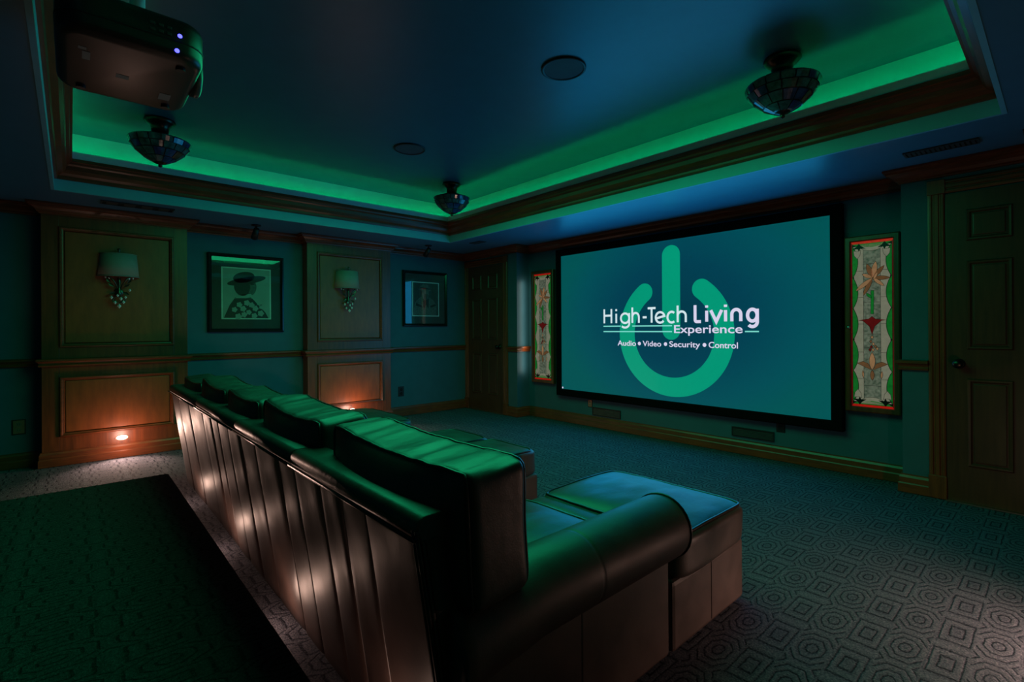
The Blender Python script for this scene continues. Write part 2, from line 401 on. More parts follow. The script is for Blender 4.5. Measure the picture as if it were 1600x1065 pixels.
# ---- wood-panelled bays
MOULD = [(0.0, 0.0), (0.0, 0.010), (-0.006, 0.014), (-0.014, 0.014), (-0.020, 0.006), (-0.028, 0.004), (-0.034, -0.008), (-0.034, -0.014), (0.0, -0.014)]
def rect_ccw(a0, a1, b0, b1): return [(a0, b0), (a1, b0), (a1, b1), (a0, b1)]
def bay(name, y0, y1, face, wall, label):
    s = 1 if face > wall else -1                  # direction into the room
    o = sempty(name, (wall, (y0 + y1) / 2, 0), label)
    lo, hi = sorted((wall, face - s * 0.022))
    MB().box(lo, hi, y0, y1, 0, ZS).build('carcass', 'wood', o)
    def board(nm, a, b, c, d):
        l2, h2 = sorted((face - s * 0.022, face))
        MB().box(l2, h2, a, b, c, d).build(nm, 'wood', o, bevel=0.002)
    w = 0.112
    board('stile', y0, y0 + w, 0, ZS); board('stile', y1 - w, y1, 0, ZS)
    board('rail', y0 + w, y1 - w, 0, 0.246); board('rail', y0 + w, y1 - w, 0.760, 1.013); board('rail', y0 + w, y1 - w, 2.05, ZS)
    for b0, b1 in ((0.246, 0.760), (1.013, 2.05)):
        fn = lambda p, q, h: (face + s * h, p, q)
        # opening outline; travel so that the left side points out of the opening
        MB().sweep(rect_ccw(y0 + w, y1 - w, b0, b1)[::-1], MOULD, True, fn).build('panel_moulding', 'wood_h', o)
        l2, h2 = sorted((face - s * 0.022, face - s * 0.006))
        MB().box(l2, h2, y0 + w + 0.036, y1 - w - 0.036, b0 + 0.036, b1 - 0.036).build('field_panel', 'field', o, bevel=0.006)
    return o
for i, (a, b) in enumerate(BAYS):
    bay('trim_%d' % (6 + i), a, b, XP, XW, ['wood panelled wall bay beside the copper outlet', 'wood panelled wall bay between the two framed pictures'][i])
    bay('trim_%d' % (8 + i), a, b, XRP, XR, None)

# ---- step lights
def step_light(pos, nrm, label, half=(0.040, 0.020), power=3.4, off=0.17, wash=34.0):
    """small oblong fixture; nrm is '+x', '-x' or '+y'"""
    t = thing('step_light', label, 'step light', pos, 'step lights')
    def pt(a, h, d):
        if nrm == '+x': return (pos[0] + d, pos[1] + a, pos[2] + h)
        if nrm == '-x': return (pos[0] - d, pos[1] + a, pos[2] + h)
        return (pos[0] + a, pos[1] + d, pos[2] + h)
    A, H = half; n = 20
    def oval(k): return [(k * A * math.cos(2 * PI * i / n), k * H * math.sin(2 * PI * i / n)) for i in range(n)]
    MB().prism(oval(1.22), lambda p, q, a: pt(p, q, a), 0.0, 0.006).build('trim_ring', 'plate', t)
    MB().prism(oval(1.0), lambda p, q, a: pt(p, q, a), 0.004, 0.009).build('lens', 'step', t)
    hood = []
    for i in range(13):
        th = PI * i / 12; hood.append((1.12 * A * math.cos(th), 1.12 * H * math.sin(th)))
    hood = hood + [(0.98 * p, 0.90 * q) for p, q in hood[::-1]]
    MB().prism(hood, lambda p, q, a: pt(p, q, a), 0.004, 0.012).build('hood', 'plate', t)
    d = bpy.data.lights.new('step_lamp', 'POINT'); d.energy = power; d.color = STEP_COL; d.shadow_soft_size = 0.035
    l = bpy.data.objects.new('step_lamp', d); COL.objects.link(l); l.parent = t
    l.location = Vector(pt(0, 0.0, off)) - Vector(pos)
    if wash:
        d = bpy.data.lights.new('step_wash', 'SPOT'); d.energy = wash; d.color = STEP_COL; d.shadow_soft_size = 0.03; d.spot_size = math.radians(118); d.spot_blend = 0.7
        l = bpy.data.objects.new('step_wash', d); COL.objects.link(l); l.parent = t
        l.location = Vector(pt(0, 0.0, 0.02)) - Vector(pos)
        aim = Vector(pt(0, -0.55, 0.8)) - Vector(pt(0, 0, 0)); l.rotation_euler = aim.to_track_quat('-Z', 'Y').to_euler()
    return t
step_light((XP + 0.0005, 0.345, 0.182), '+x', 'lit oval step light low on the wood bay by the outlet')
step_light((XP + 0.0005, 2.525, 0.182), '+x', 'lit oval step light on the wood bay between pictures')
step_light((XRP - 0.0005, 2.525, 0.182), '-x', 'lit step light on the right wall by the door', power=5.0, off=0.12, wash=42.0)

# ---- raised platform the camera stands over
RY, RX, RZ = 0.483, -3.98, 0.205
rp = thing('riser_platform', 'low carpeted riser platform behind the leather sofa', 'platform', (RX, RY, 0))
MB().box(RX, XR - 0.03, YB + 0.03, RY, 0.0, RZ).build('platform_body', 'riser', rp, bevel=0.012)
for i, x in enumerate((-3.87, -2.95, -2.03, -1.1)):
    step_light((x, RY + 0.0005, 0.10), '+y', ['lit step light at the far end of the riser face', 'lit step light on riser face, second from far end', 'lit step light on riser face, third from far end', 'lit step light at the near end of the riser face'][i], (0.032, 0.014), 1.0, 0.05, 0.0)

# ------------------------------------------------------------------ doors
def six_panel(name, x0, x1, yf, ztop, label, knob_x, corner_blocks):
    o = sempty(name, ((x0 + x1) / 2, yf, 0), label)
    MB().box(x0 + 0.004, x1 - 0.004, yf - 0.004, yf + 0.02, 0.008, ztop - 0.004).build('door_slab', 'doorwood', o, bevel=0.002)
    fn = lambda p, q, h: (p, yf - 0.004 - h, q)
    W = x1 - x0; cols = [(x0 + 0.105, x0 + 0.105 + 0.27 * W), (x1 - 0.105 - 0.27 * W, x1 - 0.105)]
    for a, b in cols:
        for c, d in ((0.245, 0.81), (1.0, 1.57), (1.70, 1.90)):
            MB().sweep(rect_ccw(a, b, c, d), [(0, 0), (0, 0.004), (0.006, 0.011), (0.016, 0.010), (0.024, 0.001), (0.024, 0)], True, fn).build('panel_moulding', 'doorwood', o)
            MB().prism(rect_ccw(a + 0.032, b - 0.032, c + 0.032, d - 0.032), fn, 0.0, 0.008).build('raised_panel', 'doorwood', o, bevel=0.005)
    w = 0.088
    flute = [(0, 0), (0, 0.014), (0.010, 0.018), (0.020, 0.018), (0.024, 0.011), (0.032, 0.011), (0.036, 0.019), (0.054, 0.019), (0.058, 0.011), (0.066, 0.011), (0.070, 0.018), (0.080, 0.018), (w, 0.012), (w, 0)]
    fnl = lambda p, q, a: (p, YD - q, a)
    zt = ztop + 0.006
    MB().prism([(x0 - w + p, q) for p, q in flute], fnl, 0.155, zt).build('casing', 'wood', o)
    MB().prism([(x1 + p, q) for p, q in flute], fnl, 0.155, zt).build('casing', 'wood', o)
    MB().prism([(zt + p, q) for p, q in flute], lambda p, q, a: (a, YD - q, p), x0, x1).build('head_casing', 'wood_h', o)
    for cx in (x0 - w, x1):
        MB().box(cx - 0.003, cx + w + 0.003, YD - 0.025, YD, 0.003, 0.155).build('plinth_block', 'wood', o, bevel=0.003)
        if corner_blocks:
            MB().box(cx - 0.003, cx + w + 0.003, YD - 0.026, YD, zt, zt + w + 0.006).build('corner_block', 'wood', o, bevel=0.003)
        else:
            MB().box(cx, cx + w, YD - 0.019, YD, zt, zt + w).build('corner_block', 'wood', o, bevel=0.003)
    k = MB().lathe([(0, 0), (0.032, 0), (0.032, -0.006), (0.026, -0.010), (0.011, -0.014), (0.011, -0.034), (0.022, -0.042), (0.029, -0.054), (0.026, -0.066), (0.014, -0.073), (0, -0.074)], (knob_x, yf - 0.004, 0.905), 20, 'y')
    k.build('door_knob', 'darkmetal', o, smooth=True)
    MB().box(x0, x1, yf - 0.03, yf + 0.0, 0.0015, 0.008).build('gap_light_strip', 'steel', o)  # metal strip added in place of the light showing under the door
    return o
# door slabs stand almost flush with the wall face
six_panel('door_1', D1[0], D1[1], YD - 0.012, 2.03, 'dark six panel door in the far corner', D1[1] - 0.065, False)
six_panel('door_2', D2[0], D2[1], YD - 0.012, 2.022, 'dark six panel door right of the stained glass', D2[0] + 0.066, True)

# ------------------------------------------------------------------ projection screen
SY = 4.500
def SC(x, z): k = SY / YS; return (x * k, HC + (z - HC) * k)
sx0, sz0 = SC(-4.185, 0.402); sx1, sz1 = SC(-1.264, 2.045)
ps = thing('projection_screen', 'large projection screen with black frame showing power symbol logo', 'screen', ((sx0 + sx1) / 2, YS, sz0))
MB().box(sx0 - 0.01, sx1 + 0.01, SY, SY + 0.012, sz0 - 0.01, sz1 + 0.01).build('screen_surface', 'black', ps)
MB().box(sx0, sx1, SY - 0.001, SY - 0.0002, sz0, sz1).build('projected_backdrop', 's_bg', ps)
FW = 0.082
MB().sweep(rect_ccw(sx0, sx1, sz0, sz1)[::-1], [(0, -0.012), (0, 0.010), (0.012, 0.018), (FW - 0.01, 0.018), (FW, 0.010), (FW, -0.05), (0.03, -0.05)], True,
           lambda p, q, h: (p, SY - h, q)).build('screen_frame', 'velvet', ps)
def plate2(polys, name, mat, d, parent):
    mb = MB()
    for poly in polys: mb.prism([SC(*p) for p in poly], lambda p, q, a: (p, a, q), SY - d, SY - d + 0.0004)
    return mb.build(name, mat, parent)
def thick(pts, w, capn=0):
    """outline of a thick polyline, optional round caps"""
    P = [Vector(p) for p in pts]; P = [p for i, p in enumerate(P) if i == 0 or (p - P[i - 1]).length > 1e-5]; L, Rr = [], []
    for i, p in enumerate(P):
        ns = []
        if i > 0: d = (P[i] - P[i - 1]).normalized(); ns.append(Vector((-d.y, d.x)))
        if i < len(P) - 1: d = (P[i + 1] - P[i]).normalized(); ns.append(Vector((-d.y, d.x)))
        b = sum(ns, Vector((0, 0)))
        b = b / max(0.35, b.dot(ns[0]))
        L.append(p + b * w / 2); Rr.append(p - b * w / 2)
    def cap(c, frm, to):
        out = []
        a0 = math.atan2(frm.y - c.y, frm.x - c.x)
        for k in range(1, capn): out.append(c + Vector((math.cos(a0 - PI * k / capn), math.sin(a0 - PI * k / capn))) * w / 2)
        return out
    out = L + (cap(P[-1], L[-1], Rr[-1]) if capn else []) + Rr[::-1] + (cap(P[0], Rr[0], L[0]) if capn else [])
    return [tuple(v) for v in out]
RC = (-2.672, 1.088)
a0, a1 = math.radians(126), math.radians(126 + 288)
arc = [(RC[0] + 0.541 * math.cos(a0 + (a1 - a0) * i / 72), RC[1] + 0.541 * math.sin(a0 + (a1 - a0) * i / 72)) for i in range(73)]
plate2([thick(arc, 0.194, 12)], 'power_ring', 's_ring', 0.0016, ps)
plate2([thick([(-2.678, 1.128), (-2.678, 1.889)], 0.202, 14)], 'power_bar', 's_ring', 0.0016, ps)
# lettering of the title: stroke letters (cap height 1, x height 0.66)
def arcp(cx, cy, rx, ry, d0, d1, n=14):
    return [(cx + rx * math.cos(math.radians(d0 + (d1 - d0) * i / n)), cy + ry * math.sin(math.radians(d0 + (d1 - d0) * i / n))) for i in range(n + 1)]
def letters(ch):
    if ch == 'H': return 0.62, [[(0, 0), (0, 1)], [(0.55, 0), (0.55, 1)], [(0, 0.54), (0.55, 0.54)]]
    if ch == 'i': return 0.02, [[(0, 0), (0, 0.66)], [(0, 0.84), (0, 0.98)]]
    if ch == 'g': return 0.56, [arcp(0.28, 0.33, 0.28, 0.33, 0, 360, 26), [(0.56, 0.68)] + [(0.56, 0.0)] + arcp(0.28, -0.05, 0.28, 0.26, 0, -140, 12)]
    if ch == 'h': return 0.50, [[(0, 0), (0, 1.05)], [(0, 0.40)] + arcp(0.25, 0.40, 0.25, 0.27, 180, 0, 12) + [(0.50, 0)]]
    if ch == '-': return 0.34, [[(0, 0.36), (0.34, 0.36)]]
    if ch == 'T': return 0.56, [[(0, 0.95), (0.56, 0.95)], [(0.28, 0), (0.28, 0.95)]]
    if ch == 'e': return 0.60, [[(0.02, 0.26), (0.58, 0.42)] + arcp(0.30, 0.33, 0.29, 0.34, 18, 320, 24)]
    if ch == 'c': return 0.50, [arcp(0.29, 0.33, 0.29, 0.34, 52, 308, 22)]
    if ch == 'L': return 0.44, [[(0, 1.02), (0, 0.14)] + arcp(0.12, 0.13, 0.12, 0.12, 180, 270, 5) + [(0.44, 0.01)]]
    if ch == 'v': return 0.66, [[(0, 0.68), (0.33, 0.0), (0.66, 0.68)]]
    if ch == 'n': return 0.56, [[(0, 0), (0, 0.40)] + arcp(0.28, 0.40, 0.28, 0.28, 180, 0, 14) + [(0.56, 0)]]
    return 0.3, []
def title(word, xs, z0, capz, w, name, mat):
    polys = []
    for ch, (xa, xb) in zip(word, xs):
        wd, st = letters(ch); k = (xb - xa - w) / max(wd, 0.02) if wd > 0.05 else 0
        for s in st:
            polys.append(thick([(xa + w / 2 + p * k, z0 + q * capz) for p, q in s], w, 0))
    return plate2(polys, name, mat, 0.0028, ps)
def lerp_positions(px, pa, pb, xa, xb, persp):
    out = []
    for p in px:
        t = (p - pa) / (pb - pa); t = t * (1 + persp * (1 - t)); out.append(xa + (xb - xa) * t)
    return out
hx = [(95, 158), (173, 190), (203, 268), (277, 330), (343, 380), (375, 437), (425, 495), (500, 558), (564, 628)]
title('High-Tech', [tuple(lerp_positions(p, 95, 628, -3.532, -2.506, 0.12)) for p in hx], 1.205, 0.160, 0.0225, 'title_lettering', 's_text')
lx = [(672, 728), (746, 770), (772, 862), (866, 890), (906, 984), (1006, 1090)]
title('Living', [tuple(lerp_positions(p, 672, 1090, -2.434, -1.818, 0.10)) for p in lx], 1.206, 0.160, 0.030, 'title_lettering', 's_text2')
for nm, pts in (('a', [(-3.533, 1.171), (-3.296, 1.171)]), ('b', [(-3.145, 1.171), (-2.669, 1.171)]), ('c', [(-3.533, 1.111), (-2.669, 1.111)]), ('d', [(-1.941, 1.112), (-1.819, 1.112)])):
    plate2([thick(pts, 0.012)], 'title_rule', 's_line', 0.0024, ps)
def font_text(txt, x0, x1, zb, zcap, name, mat, bold=0.0):
    cu = bpy.data.curves.new(name, 'FONT'); cu.body = txt; cu.offset = bold
    ob = bpy.data.objects.new('tmp', cu); COL.objects.link(ob)
    dg = bpy.context.evaluated_depsgraph_get(); me = bpy.data.meshes.new_from_object(ob.evaluated_get(dg))
    bpy.data.objects.remove(ob)
    X0 = min(v.co.x for v in me.vertices); X1 = max(v.co.x for v in me.vertices)
    capu = 0.71
    o = root_loc(ps); wx = x1 - x0
    for v in me.vertices:
        t = (v.co.x - X0) / (X1 - X0)
        x, z = SC(x0 + wx * t, zb + (v.co.y / capu) * (zcap - zb))
        v.co = (x - o.x, SY - 0.0028 - o.y, z - o.z)
    me.materials.clear(); me.materials.append(M[mat])
    ob = bpy.data.objects.new(name, me); COL.objects.link(ob); ob.parent = ps
    return ob
font_text('Experience', -2.645, -1.962, 1.098, 1.178, 'subtitle_lettering', 's_text2', 0.012)
for w, a, b in (('Audio', -3.339, -3.098), ('Video', -3.015, -2.793), ('Security', -2.700, -2.368), ('Control', -2.283, -2.005)):
    font_text(w, a, b, 0.957, 1.014, 'tagline_lettering', 's_text2', 0.014)
for cx in (-3.056, -2.743, -2.325):
    plate2([arcp(cx, 0.983, 0.019, 0.019, 0, 342, 19)], 'tagline_dot', 's_text2', 0.0028, ps)
plate2([arcp(-4.168, 0.418, 0.010, 0.012, 0, 340, 17)], 'bright_dot', 's_text2', 0.0028, ps)

# ------------------------------------------------------------------ stained glass light panels
def stained(x0, x1, z0, z1, label):
    t = thing('stained_glass_panel', label, 'stained glass', ((x0 + x1) / 2, YS, z0), 'stained glass panels beside the screen')
    F = 0.040; yf = YS - 0.050
    gx0, gx1, gz0, gz1 = x0 + F, x1 - F, z0 + F, z1 - F
    MB().box(x0 + 0.01, x1 - 0.01, YS - 0.034, YS - 0.0005, z0 + 0.01, z1 - 0.01).build('backing_box', 'lead', t)
    MB().sweep(rect_ccw(gx0, gx1, gz0, gz1)[::-1], [(0, -0.035), (0, 0.0), (0.006, 0.006), (F - 0.008, 0.006), (F, 0.0), (F, -0.045), (0.02, -0.045)], True,
               lambda p, q, h: (p, yf - h, q)).build('wood_frame', 'wood', t)
    W, H = gx1 - gx0, gz1 - gz0
    yb = YS - 0.034
    def P(u, v): return (gx0 + u * W, gz0 + v * H)
    def outline(poly, g):
        """grow (g>0) a polygon in metres about its vertices"""
        n = len(poly); area = sum(poly[i][0] * poly[(i + 1) % n][1] - poly[(i + 1) % n][0] * poly[i][1] for i in range(n))
        sg = 1 if area > 0 else -1; out = []
        for i in range(n):
            a, b, c = Vector(poly[i - 1]), Vector(poly[i]), Vector(poly[(i + 1) % n])
            d0 = (b - a); d1 = (c - b)
            if d0.length < 1e-7 or d1.length < 1e-7: out.append(tuple(b)); continue
            d0.normalize(); d1.normalize()
            n0 = Vector((d0.y, -d0.x)) * sg; n1 = Vector((d1.y, -d1.x)) * sg
            bb = n0 + n1; bb = bb / max(0.5, bb.dot(n0)) if bb.length > 1e-4 else n0
            out.append(tuple(b + bb * g))
        return out
    def piece(uv, mat, layer, lead=0.0022):
        poly = [P(u, v) for u, v in uv]; d = 0.0012 * layer
        if lead:
            MB().prism(outline(poly, lead * 0.5), lambda p, q, a: (p, a, q), yb - d - 0.0008, yb - d).build('lead_came', 'lead', t)
        MB().prism(outline(poly, -lead * 0.5), lambda p, q, a: (p, a, q), yb - d - 0.0016, yb - d - 0.0002).build('glass_piece', mat, t)
    bu, bv = 0.035, 0.011
    piece([(0, 0), (bu, bv), (bu, 1 - bv), (0, 1)], 'g_wine', 1); piece([(1, 0), (1, 1), (1 - bu, 1 - bv), (1 - bu, bv)], 'g_wine', 1)
    piece([(0, 0), (1, 0), (1 - bu, bv * 1.4), (bu, bv * 1.4)], 'g_red', 1); piece([(0, 1), (bu, 1 - bv * 1.6), (1 - bu, 1 - bv * 1.6), (1, 1)], 'g_red', 1)
    # pale wavy bands, each cut in six
    vs_ = [0.03, 0.17, 0.33, 0.50, 0.66, 0.82, 0.97]
    NSC = 5
    def wav(v): return 0.05 + 0.125 * abs(math.sin(PI * NSC * (v - 0.03) / 0.94)) ** 0.8
    for sgn in (0, 1):
        fu = (lambda u: u) if sgn == 0 else (lambda u: 1 - u)
        for a, b in zip(vs_[:-1], vs_[1:]):
            n = 10
            pts = [(fu(0.30), a)] + [(fu(wav(a + (b - a) * i / n)), a + (b - a) * i / n) for i in range(n + 1)] + [(fu(0.30), b)]
            piece(pts, 'g_cream', 2)
        for k in range(NSC):
            a = 0.03 + 0.94 * k / NSC; b = 0.03 + 0.94 * (k + 1) / NSC; n = 10
            pts = [(fu(bu), a)] + [(fu(max(bu + 0.002, wav(a + (b - a) * i / n) - 0.006)), a + (b - a) * i / n) for i in range(n + 1)] + [(fu(bu), b)]
            piece(pts, 'g_green', 2)
    # mottled centre column
    cs = [0.03, 0.13, 0.25, 0.36, 0.44, 0.53, 0.63, 0.75, 0.86, 0.97]
    for a, b in zip(cs[:-1], cs[1:]): piece([(0.30, a), (0.70, a), (0.70, b), (0.30, b)], 'g_grey', 2)
    # top and bottom ornaments
    for s in (0, 1):
        fv = (lambda v: v) if s == 0 else (lambda v: 1 - v)
        piece([(bu, fv(0.016)), (1 - bu, fv(0.016)), (0.86, fv(0.03)), (0.5, fv(0.042)), (0.14, fv(0.03))], 'g_green', 3)
        for cu in (0.20, 0.80):
            piece([(cu - 0.16, fv(0.046)), (cu - 0.05, fv(0.030)), (cu, fv(0.014)), (cu + 0.05, fv(0.030)), (cu + 0.16, fv(0.046)), (cu + 0.03, fv(0.044)), (cu, fv(0.060)), (cu - 0.03, fv(0.044))], 'lead', 4)
        arcs = [(0.5 + 0.30 * math.cos(PI * i / 10), fv(0.020 + 0.042 * math.sin(PI * i / 10))) for i in range(11)]
        piece(arcs, 'g_cream', 3)
        for cu in (0.155, 0.845):
            piece([(cu - 0.09, fv(0.055)), (cu, fv(0.06)), (cu + 0.09, fv(0.055)), (cu + 0.07, fv(0.085)), (cu, fv(0.105)), (cu - 0.07, fv(0.085))], 'g_cream', 3)
    # lily
    def petal(cu, cv, du, dv, w, mat, layer):
        n = 8; L, R_ = [], []
        k = W / H
        for i in range(n + 1):
            q = i / n; ww = w * math.sin(PI * q) ** 0.8
            nx, nz = -dv / k * k, du
            ln = math.hypot(du * W, dv * H); ex, ez = -(dv * H) / ln, (du * W) / ln
            L.append((cu + du * q + ex * ww / W, cv + dv * q + ez * ww / H)); R_.append((cu + du * q - ex * ww / W, cv + dv * q - ez * ww / H))
        piece(L[:-1] + R_[:0:-1] if False else L + R_[-2:0:-1], mat, layer)
    lc = (0.52, 0.775)
    for du, dv, w, mt in ((-0.36, -0.065, 0.012, 'g_tan'), (-0.20, -0.09, 0.011, 'g_brown'), (0.36, -0.004, 0.012, 'g_brown'), (0.24, -0.045, 0.010, 'g_tan'), (-0.12, 0.075, 0.014, 'g_brown'), (0.07, 0.085, 0.014, 'g_tan'), (0.24, 0.06, 0.012, 'g_brown'), (-0.22, 0.022, 0.011, 'g_tan')):
        petal(lc[0], lc[1], du * 1.12, dv * 1.15, w * 1.25, mt, 4)
    petal(lc[0] + 0.02, lc[1] - 0.012, 0.10, 0.045, 0.008, 'g_tan', 5)
    piece([(0.47, 0.56), (0.54, 0.56), (0.55, 0.70), (0.48, 0.70)], 'g_green', 3); petal(0.49, 0.655, -0.12, 0.03, 0.010, 'g_green', 4)
    # wine red winged ornament
    piece([(0.5, 0.435), (0.56, 0.485), (0.72, 0.520), (0.84, 0.522), (0.58, 0.530), (0.5, 0.545), (0.42, 0.530), (0.16, 0.522), (0.28, 0.520), (0.44, 0.485)], 'g_wine', 4)
    for i, (u, v) in enumerate(((0.50, 0.42), (0.47, 0.395), (0.53, 0.38), (0.48, 0.362), (0.52, 0.345), (0.58, 0.365), (0.62, 0.352), (0.45, 0.345))):
        piece([(u - 0.035, v), (u, v - 0.010), (u + 0.035, v), (u, v + 0.011)], ['g_tan', 'g_brown', 'g_tan', 'g_wine'][i % 4], 4)
    # brown tulip
    petal(0.5, 0.225, 0.0, 0.105, 0.019, 'g_tan', 5)
    for s in (-1, 1):
        piece([(0.5 + s * 0.02, 0.225), (0.5 + s * 0.14, 0.238), (0.5 + s * 0.36, 0.262), (0.5 + s * 0.22, 0.275), (0.5 + s * 0.09, 0.262)], 'g_brown', 4)
        petal(0.5 + s * 0.21, 0.175, s * 0.015, 0.045, 0.006, 'g_tan', 4)
    petal(0.5, 0.225, 0.0, -0.062, 0.013, 'g_brown', 5)
    return t
stained(-4.672, -4.280, 0.455, 1.893, 'narrow stained glass panel glowing left of the screen')
st2 = stained(-1.155, -0.808, 0.498, 1.842, 'stained glass panel with lily glowing right of the screen')
MB().lathe([(0, 0), (0.012, -0.002), (0.012, -0.008), (0.006, -0.012), (0, -0.013)], (-1.128, YS - 0.056, 1.145), 12, 'y').build('latch_knob', 'steel', st2, smooth=True)

# ------------------------------------------------------------------ vents and outlets on the screen wall
def wall_vent(x0, x1, z0, z1, label):
    t = thing('wall_vent', label, 'vent', ((x0 + x1) / 2, YS, z0), 'vents under the screen')
    MB().box(x0, x1, YS - 0.004, YS - 0.0005, z0, z1).build('backing', 'black', t)
    MB().sweep(rect_ccw(x0, x1, z0, z1), [(0, 0), (0, 0.010), (0.010, 0.010), (0.012, 0.003), (0.012, 0)], True, lambda p, q, h: (p, YS - 0.001 - h, q)).build('vent_frame', 'black', t)
    for i in range(5):
        z = z0 + 0.018 + (z1 - z0 - 0.036) * i / 4
        MB().prism([(-0.003, -0.006), (0.003, -0.004), (0.003, 0.002), (-0.003, 0.0)], lambda p, q, a: (a, YS - 0.006 + p, z + q), x0 + 0.012, x1 - 0.012).build('slat', 'proj_in', t)
    return t
wall_vent(-3.70, -3.303, 0.14, 0.232, 'dark louvered vent under the left half of the screen')
wall_vent(-2.064, -1.697, 0.155, 0.24, 'dark louvered vent under the right half of the screen')
def outlet(pos, axis, w, h, label, mat='plate', soc='socket'):
    t = thing('wall_outlet', label, 'outlet', pos, 'wall outlets')
    fn = (lambda p, q, a: (pos[0] + a, pos[1] + p, pos[2] + q)) if axis == 'x' else (lambda p, q, a: (pos[0] + p, pos[1] - a, pos[2] + q))
    MB().prism(rect_ccw(-w / 2, w / 2, -h / 2, h / 2), fn, 0.0005, 0.007).build('cover_plate', mat, t, bevel=0.002)
    MB().prism(rect_ccw(-w / 2 - 0.008, w / 2 + 0.008, -h / 2 - 0.008, h / 2 + 0.008), fn, 0.0003, 0.003).build('back_plate', 'black', t)
    for s in (-1, 1):
        MB().prism([(p * w * 0.24, s * h * 0.22 + q * h * 0.16) for p, q in arcp(0, 0, 1, 1, 0, 330, 11)], fn, 0.006, 0.0095).build('socket', soc, t)
        for k in (-1, 1):
            MB().box(*sum([[min(a, b), max(a, b)] for a, b in zip(fn(k * w * 0.09 - 0.0015, s * h * 0.22 - 0.006, 0.009), fn(k * w * 0.09 + 0.0015, s * h * 0.22 + 0.006, 0.0105))], [])).build('slot', 'black', t)
    return t
outlet((XW, -0.33, 0.346), 'x', 0.070, 0.112, 'copper wall outlet left of the wood bay')
outlet((XW, 3.267, 0.328), 'x', 0.070, 0.115, 'black wall outlet low beside the far corner', 'black', 'blackgloss')
outlet((-3.735, YS, 0.268), 'y', 0.050, 0.075, 'small copper outlet under the left edge of the screen')
outlet((-1.644, YS, 0.288), 'y', 0.055, 0.07, 'small black outlet under the right of the screen', 'black', 'blackgloss')

